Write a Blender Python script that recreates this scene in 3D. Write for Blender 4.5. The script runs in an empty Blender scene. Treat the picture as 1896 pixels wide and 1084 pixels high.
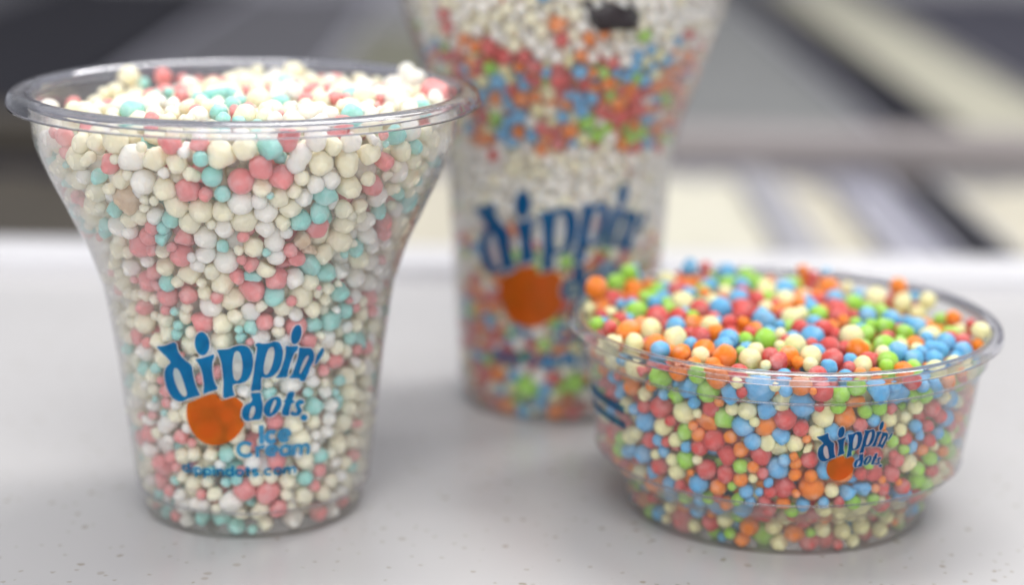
import bpy, bmesh, math, random
import numpy as np
from mathutils import Vector, Matrix, Euler, noise
from mathutils import kdtree
from mathutils.geometry import delaunay_2d_cdt

random.seed(7)
rng = np.random.default_rng(7)
scene = bpy.context.scene
COL = scene.collection
MM = 0.001

# ------------------------------------------------------------------ camera
CAM_H, PITCH, ROLL, FPX = 0.14445, 0.2496, 0.01587, 3504.8
_fw = Vector((0, math.cos(PITCH), -math.sin(PITCH)))
_up0 = Vector((0, math.sin(PITCH), math.cos(PITCH)))
_rt0 = Vector((1, 0, 0))
RT = _rt0 * math.cos(ROLL) + _up0 * math.sin(ROLL)
UP = _up0 * math.cos(ROLL) - _rt0 * math.sin(ROLL)
cam_d = bpy.data.cameras.new('camera')
cam = bpy.data.objects.new('camera', cam_d)
COL.objects.link(cam)
cam.matrix_world = Matrix(((RT.x, UP.x, -_fw.x, 0), (RT.y, UP.y, -_fw.y, 0), (RT.z, UP.z, -_fw.z, CAM_H), (0, 0, 0, 1)))
cam_d.sensor_width = 36.0
cam_d.lens = FPX / 1896 * 36.0
cam_d.clip_start = 0.02
cam_d.clip_end = 60.0
cam_d.dof.use_dof = True
cam_d.dof.focus_distance = 0.357
cam_d.dof.aperture_fstop = 5.4
scene.camera = cam

# ------------------------------------------------------------------ light and exposure
world = bpy.data.worlds.new('World')
scene.world = world
world.use_nodes = True
world.node_tree.nodes['Background'].inputs[0].default_value = (0.90, 0.93, 1.0, 1)
world.node_tree.nodes['Background'].inputs[1].default_value = 0.36


def light_panel(name, loc, sx, sy, watts, col=(1.0, 0.97, 0.92)):
    d = bpy.data.lights.new(name, 'AREA')
    d.shape = 'RECTANGLE'
    d.size, d.size_y, d.energy, d.color = sx, sy, watts, col
    o = bpy.data.objects.new(name, d)
    COL.objects.link(o)
    o.location = loc
    return o


# fluorescent fittings of the shop, overhead
light_panel('ceiling_light', (0.55, 0.95, 1.55), 1.2, 0.30, 23.0)
light_panel('ceiling_light', (-0.50, 0.35, 1.65), 1.2, 0.30, 6.0)
light_panel('ceiling_light', (0.15, -0.75, 1.45), 1.2, 0.30, 15.0)
light_panel('ceiling_light', (0.2, 2.2, 1.7), 1.2, 0.30, 7.0)
# added soft fill, unseen behind the camera, brightens bead fronts and gaps
front = light_panel('added_front_fill', (-0.25, -1.7, 0.75), 1.9, 1.1, 17.0, (1.0, 0.98, 0.95))
front.rotation_euler = (Vector((0.0, 0.4, 0.04)) - front.location).to_track_quat('-Z', 'Y').to_euler()

scene.view_settings.view_transform = 'Standard'
scene.view_settings.look = 'None'
scene.view_settings.exposure = 0.25
scene.view_settings.gamma = 1.0
cy = scene.cycles
cy.max_bounces = 24
cy.diffuse_bounces = 6
cy.glossy_bounces = 6
cy.transmission_bounces = 12
cy.transparent_max_bounces = 48
cy.sample_clamp_indirect = 4.0
cy.use_denoising = True
cy.blur_glossy = 0.5

MARKS_A='''Po,-310,-259,828,20;Po,-310,-264,802,14;Po,-209,-340,793,21;Yo,-271,-301,824,19;Yo,-235,-333,832,17;Yo,-194,-353,838,23;Yo,-280,-282,794,24;To,-237,-315,763,16;To,-214,-296,696,16;To,-245,-244,651,13;Yo,-189,-343,763,19;Nc,-179,-316,716,27;Yc,-214,-324,742,13;Yo,-176,-310,682,17;Wo,-212,-268,659,22;Po,-289,-232,697,10;Po,-304,-227,711,9;To,-310,-263,775,8;Yo,-278,-201,667,24;Wo,-368,-180,816,13;Wo,-162,-363,811,26;Po,-83,-396,838,20;Wo,-59,-407,828,12;Yo,-116,-384,812,23;Yo,-74,-393,808,23;To,-27,-407,818,15;Yo,6,-398,821,27;Tn,-10,-396,784,21;To,7,-388,749,16;Wh,-144,-362,764,22;Yo,-102,-373,753,21;Yl,-48,-399,786,16;Po,-59,-380,754,23;Po,-24,-388,747,15;Yo,-144,-357,728,10;Yo,-124,-365,729,10;Yo,-146,-348,712,10;Yo,-84,-360,719,23;Yo,-38,-364,712,23;Yo,4,-367,710,21;Wo,-126,-340,693,17;To,-98,-346,689,18;Yo,-64,-350,687,21;Yo,-164,-318,684,17;Po,-144,-319,665,16;To,-114,-334,667,13;Yo,-19,-364,685,10;Wo,5,-353,677,19;Yo,51,-399,835,22;To,96,-390,836,23;Po,80,-392,802,22;Pn,43,-385,770,27;Po,114,-376,778,24;Yh,78,-385,763,17;Wl,147,-371,814,25;Yo,185,-354,803,23;Yo,152,-370,778,15;Wo,177,-351,763,18;Wo,202,-340,769,18;Wo,40,-370,727,24;Wo,72,-376,733,15;Yo,106,-364,736,21;To,99,-381,743,8;Yo,138,-366,753,15;Wo,153,-351,736,17;Tc,185,-326,732,23;Th,177,-320,705,20;Yo,124,-347,712,21;To,143,-328,691,21;Wo,83,-354,704,22;Yo,42,-349,690,27;Po,172,-300,672,24;Yo,116,-345,692,15;Wo,82,-343,676,19;Yo,209,-348,835,18;Wo,241,-325,839,21;Yo,271,-297,813,22;To,317,-249,838,22;To,302,-286,829,7;Po,297,-269,793,20;Yo,327,-233,809,21;Wo,321,-222,766,22;Po,276,-267,746,20;Yo,233,-321,798,25;Yo,231,-302,748,24;Wo,283,-238,719,22;To,319,-199,718,15;To,284,-218,684,17;Wo,314,-170,680,16;Po,291,-179,650,17;Yo,223,-293,704,17;Yo,250,-273,706,16;Yo,220,-263,661,21;Wl,259,-224,661,21;To,354,-154,736,13;To,349,-93,683,13;Yo,339,-165,719,15;Yo,348,-198,783,17;Yo,360,-154,758,17;To,-246,-236,642,14;Po,-145,-308,654,20;Tc,-115,-327,659,16;Po,-78,-334,653,18;Po,-168,-271,618,26;Po,-144,-299,621,13;Yh,-123,-308,621,14;Po,-89,-307,616,23;Po,-101,-322,629,11;Yo,-222,-226,607,22;Yo,-199,-255,604,13;Wo,-200,-228,567,19;Yo,-230,-197,547,11;Wo,-159,-274,589,13;Po,-152,-264,573,19;Po,-165,-240,543,22;Yo,-123,-284,584,19;Yo,-78,-290,569,21;Yo,-96,-289,558,13;To,-121,-271,547,18;Po,-124,-254,517,22;Po,-80,-277,526,19;Po,-180,-213,483,17;Po,-237,-162,506,13;Po,-247,-175,546,11;Po,-264,-208,622,9;Yo,-181,-194,448,24;Yo,-208,-184,471,16;Yo,-213,-193,506,13;Yo,-174,-228,512,15;Yo,-132,-241,463,16;Yo,-95,-261,477,16;To,-110,-265,488,9;Yo,-87,-270,496,13;To,-104,-259,459,11;Po,-129,-254,491,11;Yo,-155,-235,471,11;Po,-194,-234,543,9;Wo,-35,-335,652,23;Wo,-38,-323,618,19;Wo,1,-311,603,26;To,-2,-341,639,13;Yo,54,-327,635,21;Yo,29,-338,631,11;Po,39,-351,666,12;Wl,88,-325,656,25;Wo,94,-308,611,19;To,78,-328,625,9;Yh,79,-302,590,19;Po,121,-305,617,15;Po,49,-313,594,16;Po,34,-325,606,11;Po,17,-307,572,16;Tb,48,-301,569,17;Po,87,-286,566,22;Po,42,-283,541,27;Yo,-14,-292,552,25;Yo,-32,-308,580,17;Wo,-48,-314,595,15;Wo,-61,-322,608,11;Yo,-51,-302,556,11;Yo,-46,-291,534,15;Po,-20,-295,530,13;Yo,7,-281,516,24;To,80,-274,528,22;Yo,99,-262,501,19;Yo,62,-281,507,13;Wo,-30,-273,498,24;Wh,36,-275,489,18;Yo,10,-280,484,15;Po,-54,-266,471,23;Po,67,-265,470,19;Wo,90,-264,464,13;To,34,-276,465,14;Yo,-14,-270,463,22;To,15,-282,463,9;Yo,214,-253,644,26;Yo,182,-262,608,20;To,239,-216,612,19;Yo,234,-245,626,9;To,219,-244,604,9;Wo,259,-210,641,21;Po,289,-172,639,17;Nc,142,-309,645,17;Nc,158,-290,622,15;Po,126,-299,612,16;Th,148,-268,584,22;To,178,-240,563,21;Wh,209,-222,567,16;Wo,128,-271,562,20;Yo,150,-255,546,18;Yo,135,-247,524,26;To,203,-201,517,20;Yo,183,-231,532,14;Wo,232,-177,542,21;Wo,254,-130,518,20;Wo,229,-165,500,16;Po,282,-37,498,14;Po,282,-131,568,10;Wo,260,-151,567,21;Wo,278,-96,539,18;To,210,-179,472,18;Po,258,-97,452,15;Yo,238,-130,445,18;Yo,153,-232,490,18;Wh,122,-252,484,15;Po,122,-241,459,22;To,155,-224,455,17;To,186,-193,449,22;Po,231,-162,475,11;Yo,178,-226,507,13;Po,221,-185,497,9;Po,167,-255,540,6;Yo,273,-53,461,14;Po,120,-267,514,11;Po,-178,-204,408,12;To,-110,-252,445,13;Yo,-133,-232,437,20;Yo,-147,-223,420,18;Yo,-89,-244,411,24;To,-191,-172,345,17;To,-160,-208,358,13;Yo,-144,-216,379,20;Po,-141,-212,312,16;Po,-151,-215,333,9;Yo,-171,-190,304,13;Yo,-221,-153,403,14;Wo,-186,-181,381,20;To,-231,-129,373,14;Po,-206,-145,235,9;Po,-177,-180,249,10;To,-168,-196,288,8;To,-147,-208,263,9;Yo,-122,-214,259,18;Yo,-79,-264,447,13;Po,-101,-253,401,9;Po,-65,-253,350,13;Yo,-16,-266,448,24;To,19,-274,443,13;Wh,54,-265,442,18;Yo,91,-261,457,14;Yo,12,-276,474,17;Po,144,-226,422,17;Po,-31,-261,366,14;Wo,22,-255,328,16;To,68,-247,323,15;Yo,67,-253,340,11;Wo,107,-225,337,24;Yo,11,-266,380,13;Yo,72,-253,390,17;Wo,96,-252,434,17;Wo,111,-239,380,15;Po,75,-234,256,18;Po,38,-275,434,9;To,25,-264,406,17;Po,142,-230,384,9;Wo,146,-218,354,13;Yo,109,-216,248,22;Yo,46,-242,254,18;To,223,-150,413,15;Po,191,-176,367,18;Po,171,-198,354,13;Yo,212,-160,385,14;Yo,192,-186,405,15;Wo,181,-189,418,24;Po,231,-130,379,13;Po,246,-90,370,16;Yo,234,-138,436,16;Yo,259,-68,411,16;To,150,-196,280,20;Wo,182,-171,271,16;Wo,177,-182,306,16;To,189,-178,303,9;To,197,-165,284,9;Yo,228,-98,274,18;Yo,234,-72,238,17;Yo,238,-42,195,16;Wo,176,-173,237,16;Yo,204,-131,224,18;Yo,172,-203,383,13;Wo,148,-211,341,15;Po,251,-54,274,8;Wo,244,-67,321,18;Yo,213,-135,328,20;Yo,228,-115,335,18;To,141,-217,314,11;Po,-112,-216,216,16;Po,-90,-231,208,10;Po,-136,-196,160,15;Po,-131,-202,151,11;To,-133,-194,114,12;Po,-147,-180,87,13;Yo,-92,-211,115,18;Yo,-61,-228,125,13;Yo,-48,-224,99,17;Wo,-119,-179,59,23;To,-174,-145,67,14;To,-78,-194,35,17;To,-38,-203,40,20;Po,-188,-108,27,8;To,-23,-236,127,11;Yo,-52,-235,187,16;To,-22,-237,184,18;Yo,-88,-223,181,16;Yo,-187,-129,131,23;Wo,-124,-194,82,14;To,-160,-129,21,16;Wo,-113,-176,21,16;Wo,-31,-239,169,13;Wo,31,-234,170,18;Po,77,-221,170,20;Po,7,-224,106,23;Po,57,-214,101,26;Wo,-9,-222,90,24;Yo,33,-230,131,17;To,0,-237,134,13;Yo,96,-209,124,19;To,130,-192,124,17;Yo,95,-212,94,13;Yo,127,-186,83,19;To,-9,-205,24,19;To,25,-212,17,11;Wo,102,-178,30,22;Yo,51,-203,29,17;Yo,192,-136,178,20;Yo,222,-78,159,18;Po,218,-89,136,15;To,216,-91,120,14;Wo,188,-145,142,14;Yo,205,-101,92,17;Po,159,-173,133,15;To,159,-176,166,17;Yo,178,-148,102,15;Wo,174,-113,24,18;Wo,153,-194,216,12;Wo,174,-174,227,15;Wo,-406,16,839,19;Po,-385,134,830,16;Yo,-335,-77,849,18;Yo,-351,197,820,21;Yo,-340,227,836,15;Yo,-317,253,838,20;Yo,-294,276,861,23;To,-272,306,847,15;Yo,-293,281,831,19;Wo,-282,-137,853,15;Wo,-243,-79,859,21;To,-205,-135,860,24;Wo,-180,-103,863,25;Po,-148,-241,859,16;Yo,-242,-166,856,11;Po,-232,333,859,20;Po,-193,363,852,14;Po,-162,381,848,11;Wo,-152,202,861,23;To,-177,102,863,13;To,-197,69,863,12;Po,-134,7,868,16;Wo,-165,-49,865,14;Wo,-139,-72,867,15;Yo,-99,-138,867,15;Yo,-116,-197,864,15;Yl,-76,-88,870,17;Th,-60,23,872,29;To,-36,18,873,14;To,-13,-117,872,17;To,-27,-193,868,18;To,-7,-262,865,16;Po,4,-189,870,14;Yo,26,-225,868,25;Yo,67,-226,869,17;Yo,10,91,873,17;Yo,32,-55,874,24;Yo,-77,279,861,24;Yo,-59,398,856,24;Yo,-40,408,865,16;Yo,-103,207,864,20;Wo,-60,-235,865,20;Yo,-113,-254,861,17;Yo,-74,-260,863,13;Wo,9,396,855,23;Yo,50,398,865,25;Po,80,202,870,13;Yo,104,236,869,20;Yo,83,401,855,16;Po,115,367,859,11;Wo,150,229,869,19;Yo,175,221,869,16;Yo,206,309,863,21;Po,250,153,871,10;Po,183,-27,875,15;Po,204,-22,875,11;Yo,241,-12,874,24;Yo,158,-48,875,17;Wo,94,21,876,19;Wo,51,89,874,16;Wo,109,-126,874,10;Yl,66,-214,870,21;Wo,147,-186,871,26;Wo,190,-210,870,17;To,231,-196,869,22;Wo,267,-182,869,15;Po,93,-196,871,8;Wo,92,-269,867,16;Yo,205,-126,873,14;Po,271,-81,872,7;Po,375,118,865,34;Wo,381,45,867,18;Wo,309,265,891,19;Wo,330,231,876,24;Wo,292,251,864,26;Wo,300,12,872,27;Yo,334,-87,869,20;Wo,338,-119,868,17;Po,271,0,873,11;Yo,295,-155,869,15;Yo,241,332,859,15'''
MARKS_B='''Oo,-393,83,445,25;Ro,-370,112,407,26;Yo,-404,79,406,14;Go,-395,-61,407,14;Ro,-369,-94,408,16;Oo,-328,-127,409,27;Yo,-297,-123,411,25;Yo,-326,-200,406,20;Oo,-285,-216,407,22;Bo,-279,-252,405,19;Yo,-243,-186,410,26;Oo,-238,-277,405,19;Bo,-215,-218,409,15;Bo,-235,-99,413,22;Ro,-268,-29,413,25;Ro,-223,-23,415,19;Oo,-199,-77,414,19;Go,-309,23,412,23;Bo,-315,85,411,14;Bo,-339,93,409,12;Go,-277,149,411,22;Go,-252,222,408,20;Bo,-266,90,413,17;Go,-239,43,414,14;Yo,-205,97,414,26;Bo,-182,187,411,17;Ro,-203,220,409,25;Oo,-304,259,404,27;Oo,-279,285,403,17;Go,-344,218,424,20;Oo,-335,166,407,12;Oo,-191,319,403,20;Oo,-162,333,402,15;Yo,-216,338,401,25;Ro,-183,364,400,18;Go,-310,263,434,20;Bo,-168,369,424,20;Ro,-348,-37,410,16;Ro,-384,8,408,14;Bo,-301,283,441,12;Ro,-129,390,422,15;Go,-123,391,398,15;Bo,-79,395,407,23;Go,-31,404,396,21;Bo,-127,283,406,20;Yo,-100,203,411,17;Oo,-149,188,412,15;Bo,-55,280,406,19;Bo,-78,132,414,23;Ro,-41,138,413,21;Yo,-6,241,407,25;Oo,25,408,387,15;Bo,34,252,405,26;Go,95,390,378,23;Oo,52,118,410,17;Ro,-170,43,415,22;Bo,-132,45,416,25;Ro,-91,-11,416,19;Ro,-122,-68,415,16;Oo,-91,-65,415,14;Bo,-46,-38,415,26;Ro,-3,115,412,13;Oo,-7,50,414,12;Ro,-2,9,414,14;Yo,17,-20,413,25;Bo,-18,-79,414,12;Yo,-26,-143,412,14;Yo,-164,-92,415,21;Oo,-157,-147,413,20;Ro,-192,-174,412,20;Ro,-88,-143,413,16;Oo,-74,-115,414,17;Go,-61,-181,411,24;Go,-104,-184,412,15;Go,-118,-253,408,10;Bo,-132,-185,412,22;Bo,-150,-230,409,21;Oo,-192,-255,408,22;Oo,-154,-289,406,25;Yo,-201,-289,405,18;Yo,-105,-298,405,22;Yo,-89,-257,408,18;Ro,-60,-283,406,17;Ro,-52,-322,403,19;Oo,-26,-292,405,21;Yo,-5,-212,409,23;Ro,21,-95,412,17;Yo,-36,-216,409,12;Yo,-79,-335,402,11;Oo,102,399,414,14;Ro,113,394,401,15;Bo,153,383,412,13;Oo,152,367,384,28;Oo,103,215,404,15;Bo,142,197,403,20;Go,177,158,402,21;Bo,225,335,370,20;Yo,196,359,385,15;Yo,261,299,373,28;Oo,298,276,408,20;Yo,305,262,379,23;Oo,312,261,352,14;Bo,185,41,404,19;Bo,237,35,400,22;Bo,274,24,397,14;Go,211,-23,402,22;Go,180,-34,405,14;Ro,122,12,409,26;Oo,125,-11,408,14;Ro,157,40,406,12;Go,80,26,411,21;Bo,71,67,411,19;Bo,42,-140,410,24;Ro,74,-92,410,21;Ro,65,-207,406,21;Yo,116,-131,407,26;Go,158,-99,405,20;Go,149,-28,407,14;Ro,93,-115,408,14;Ro,60,-285,402,22;Oo,122,-214,403,24;Yo,22,-280,404,24;Yo,8,-320,401,15;Bo,45,-334,399,16;Bo,91,-291,400,15;Ro,130,-283,398,19;Ro,85,-328,398,13;Yo,113,-309,398,18;Go,171,-274,396,21;Yo,172,-227,399,16;Go,184,-180,401,23;Go,222,-142,399,14;Rb,196,-116,402,20;Go,243,-80,399,19;Bo,209,-223,397,22;Bo,219,-232,395,20;Go,162,-309,395,15;Oo,-16,-307,403,13;Yo,348,207,393,20;Bo,327,253,395,11;Bo,345,226,377,11;Oo,389,118,381,18;Go,372,162,364,17;Oo,312,-3,393,13;Bo,281,-8,396,23;Bo,286,-88,395,15;Yo,350,211,358,13;Yo,352,169,337,23;Bo,321,-110,391,22;Ro,359,-94,387,19;Yo,400,59,366,18;Yo,397,-90,408,19;Ro,410,50,387,11;Bo,348,-153,386,20;Bo,410,-43,382,12;Oo,391,-101,383,13;Bo,286,-176,392,25;Bo,254,-193,394,14;Bo,271,-236,390,18;Yo,220,-159,399,14;Yo,-323,-234,365,24;Go,-280,-286,365,23;Oo,-243,-324,379,19;Bo,-223,-332,355,22;Oo,-328,-214,319,18;Oo,-294,-269,339,13;Yo,-304,-249,314,15;Bo,-270,-293,328,12;Go,-246,-308,331,17;Ro,-271,-271,294,24;Ro,-305,-244,289,15;Bo,-299,-236,253,21;Yo,-336,-193,274,17;Bo,-360,-161,324,16;Ro,-375,-109,295,16;Ro,-337,-188,236,14;Yo,-324,-190,207,20;Yo,-267,-274,257,20;Yo,-229,-308,292,24;Go,-229,-308,259,19;Ro,-287,-247,217,18;Bo,-278,-264,223,13;Ro,-261,-285,226,11;Yo,-240,-300,240,15;Bo,-223,-313,226,13;Bo,-300,-218,177,20;Bo,-328,-180,169,16;Bo,-260,-277,198,13;Ro,-270,-255,165,18;Go,-226,-298,195,20;Yo,-249,-286,191,13;Oo,-357,-103,169,18;Bo,-215,-336,326,12;Oo,-210,-333,270,10;Go,-194,-348,354,23;Oo,-175,-361,377,24;Bo,-151,-372,357,20;Yo,-138,-387,382,13;Bo,-96,-379,362,32;Bo,-83,-383,329,19;Yo,-64,-408,382,11;Bo,-49,-408,378,13;Yc,-51,-390,344,19;Rh,-182,-351,323,15;Oo,-166,-365,340,11;Go,-156,-353,300,22;Yo,-146,-367,319,14;Yo,-117,-374,319,18;Bo,-116,-366,285,23;Bo,-98,-374,269,17;Yo,-205,-340,301,10;Oh,-182,-339,279,21;Oo,-204,-331,263,14;Oo,-144,-363,265,13;Oo,-121,-364,241,16;Ro,-175,-337,245,22;Ro,-151,-342,214,23;Ro,-195,-328,233,17;Oo,-69,-377,291,24;Ro,-38,-384,306,23;Bo,-53,-383,267,17;Yh,-79,-379,261,15;Yh,-52,-381,250,16;Yo,-28,-385,262,17;Ro,-80,-366,228,24;Bo,-46,-368,200,24;Bo,-44,-383,235,13;Yo,-201,-326,207,11;Ro,-185,-321,181,21;Ro,-150,-342,183,19;Go,-117,-360,202,16;Oo,-95,-371,207,12;Oo,-120,-356,180,15;Yo,-96,-369,183,10;Ro,-81,-371,195,13;Oo,-26,-387,228,10;Oo,-21,-380,199,13;Ro,-130,-390,365,11;Oo,-214,-316,173,8;Oo,-20,-401,384,23;Ro,27,-400,367,22;Go,59,-401,368,17;Go,83,-395,376,20;Bh,131,-377,367,25;Oc,92,-394,352,16;Go,58,-393,343,15;Bo,-11,-388,340,25;Yo,29,-387,317,22;Oo,76,-379,313,23;Go,111,-379,327,15;Go,140,-368,332,17;Bo,129,-373,307,13;Ro,102,-378,300,16;Bo,49,-385,288,18;Yo,16,-390,287,16;Oo,-4,-396,283,9;Yc,2,-389,252,12;Ro,-15,-389,292,17;Ro,7,-380,226,17;Oo,-21,-383,223,13;Bo,40,-373,204,20;Oo,17,-379,189,13;Bo,104,-370,224,13;Ro,136,-357,239,18;Ro,142,-343,190,22;Ro,115,-362,193,13;Yo,162,-355,304,17;Oo,150,-368,294,9;Ro,108,-371,272,17;Bo,87,-381,275,13;Ro,18,-401,345,11;Oo,3,-415,377,8;Yo,69,-381,229,11;Bh,185,-354,357,23;Ro,199,-353,375,19;Bo,228,-340,368,13;Bo,256,-319,366,13;Oo,290,-285,362,16;Ro,327,-249,358,10;Ro,260,-292,308,18;Bo,298,-245,274,19;Ro,253,-298,272,13;Oo,332,-202,261,14;Yo,323,-221,301,16;Yo,198,-343,305,11;Yo,191,-342,278,13;Bo,224,-320,279,14;Yo,220,-327,321,15;Go,175,-347,256,13;Ro,204,-331,256,13;Bo,220,-315,236,14;Bo,281,-266,248,14;Yo,317,-218,226,13;Bo,349,-150,192,13;Oo,247,-294,221,12;Yo,274,-271,222,11;Oo,302,-232,198,13;Go,269,-265,194,16;Yo,217,-303,198,21;Ro,180,-344,227,9;Ro,184,-330,197,16;Go,243,-284,169,16;Ro,279,-248,161,15;Yo,304,-226,166,10;Yo,-238,-285,163,18;Bo,-195,-311,152,20;Oo,-155,-337,162,18;Go,-137,-352,161,10;Go,-272,-132,21,16;Bo,-256,-161,28,18;Ro,-211,-202,31,28;Ro,-161,-255,37,20;Go,-155,-248,21,16;Bo,-140,-262,17,11;Yo,-239,-199,56,14;Bo,-186,-247,68,18;Yo,-136,-276,61,18;Go,-218,-269,106,18;Ro,-233,-289,139,13;Oo,-142,-324,113,15;Ro,-295,-80,34,16;Bo,-69,-373,178,11;Ro,-43,-364,163,23;Ro,-59,-370,157,13;Bo,-106,-355,148,15;Bo,-79,-369,154,9;Oo,19,-364,168,26;Oo,-15,-377,156,10;Yo,58,-369,160,15;Oo,-86,-292,51,20;Oo,-5,-303,39,20;Yo,-40,-305,59,18;Yo,-21,-319,81,18;Go,-56,-275,32,29;Oo,-102,-286,21,16;Yo,-27,-299,23,18;Ro,36,-296,25,20;Ro,72,-290,25,20;Yo,55,-302,50,18;Go,32,-310,47,11;Ro,32,-334,92,16;Bo,6,-361,125,15;Yo,87,-307,76,13;Bo,-100,-358,131,11;Oo,-35,-367,135,15;Ro,-70,-364,138,13;Bc,90,-359,157,18;Bc,121,-350,157,18;Ro,167,-330,163,19;Oo,149,-347,158,10;Ro,180,-329,187,18;Oo,157,-348,179,9;Go,243,-278,160,19;Oo,198,-324,163,8;Ro,275,-258,164,11;Yo,139,-273,49,18;Yo,98,-289,44,18;Yo,177,-248,27,16;Ro,165,-242,23,18;Yo,122,-279,19,14;Ro,82,-297,21,11;Oo,230,-211,72,16;Go,186,-260,82,18;Ro,161,-273,73,11;Oo,215,-228,42,9;Ro,266,-131,18,12;Go,234,-180,20,14;Yo,113,-306,85,16;Go,150,-339,134,13'''
MARKS_C='''Ro,-274,-250,990,18;Ro,-268,-243,961,18;Oo,-19,-366,984,21;Ro,-10,-358,949,17;Oo,-228,-273,939,16;Oo,-202,-286,922,16;Ro,-167,-299,921,25;Ro,-91,-332,907,17;Bo,-147,-279,845,25;Oo,-98,-287,805,21;Ro,-10,-316,856,28;Bo,-2,-292,763,16;Go,-156,-242,755,18;Oo,-195,-199,718,14;Bo,-101,-272,761,18;Go,-337,-133,954,15;Bo,-316,-136,899,15;Ro,-141,-310,907,21;Oo,50,-359,954,14;Oo,35,-346,914,16;Bo,34,-329,874,19;Ro,103,-323,893,18;Go,91,-324,874,14;Oo,99,-305,846,19;Bo,143,-298,859,14;Bo,196,-293,923,14;Bo,232,-248,895,18;Go,177,-316,957,16;Bo,259,-245,937,14;Oo,285,-186,898,18;Ro,314,-146,917,18;Bo,198,-274,882,14;Oo,216,-226,831,22;Oo,269,-142,810,22;Ro,163,-255,805,21;Ro,139,-244,764,29;Ro,162,-244,777,22;Go,54,-278,751,21;Bo,197,-205,752,20;Go,235,-198,801,14;Bo,62,-302,810,18;Ro,86,-284,776,16;Oo,16,-278,731,20;Oo,124,-275,794,18;Ro,256,-152,774,15;Go,-65,-197,77,31;Go,41,-208,99,28;Oo,-120,-160,31,28;Ro,-131,-145,28,25;Bo,-36,-205,50,22;Oo,-8,-202,28,25;Ro,-172,-132,96,22;Oo,-138,-169,108,22;Ro,-190,-114,202,25;Oo,-151,-178,278,18;Bo,-80,-191,23,19;Ro,37,-204,23,19;Bo,-159,-170,235,15;Ro,-220,-54,149,16;Bo,-184,-131,143,16;Yo,-109,-192,80,15;Yo,-3,-220,67,15;Ro,-10,-221,114,18;Bo,77,-214,200,18;Oo,10,-229,192,15;Go,16,-241,410,18;Yo,76,-234,437,15;Ro,90,-231,498,17;Oo,71,-235,398,13'''
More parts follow.
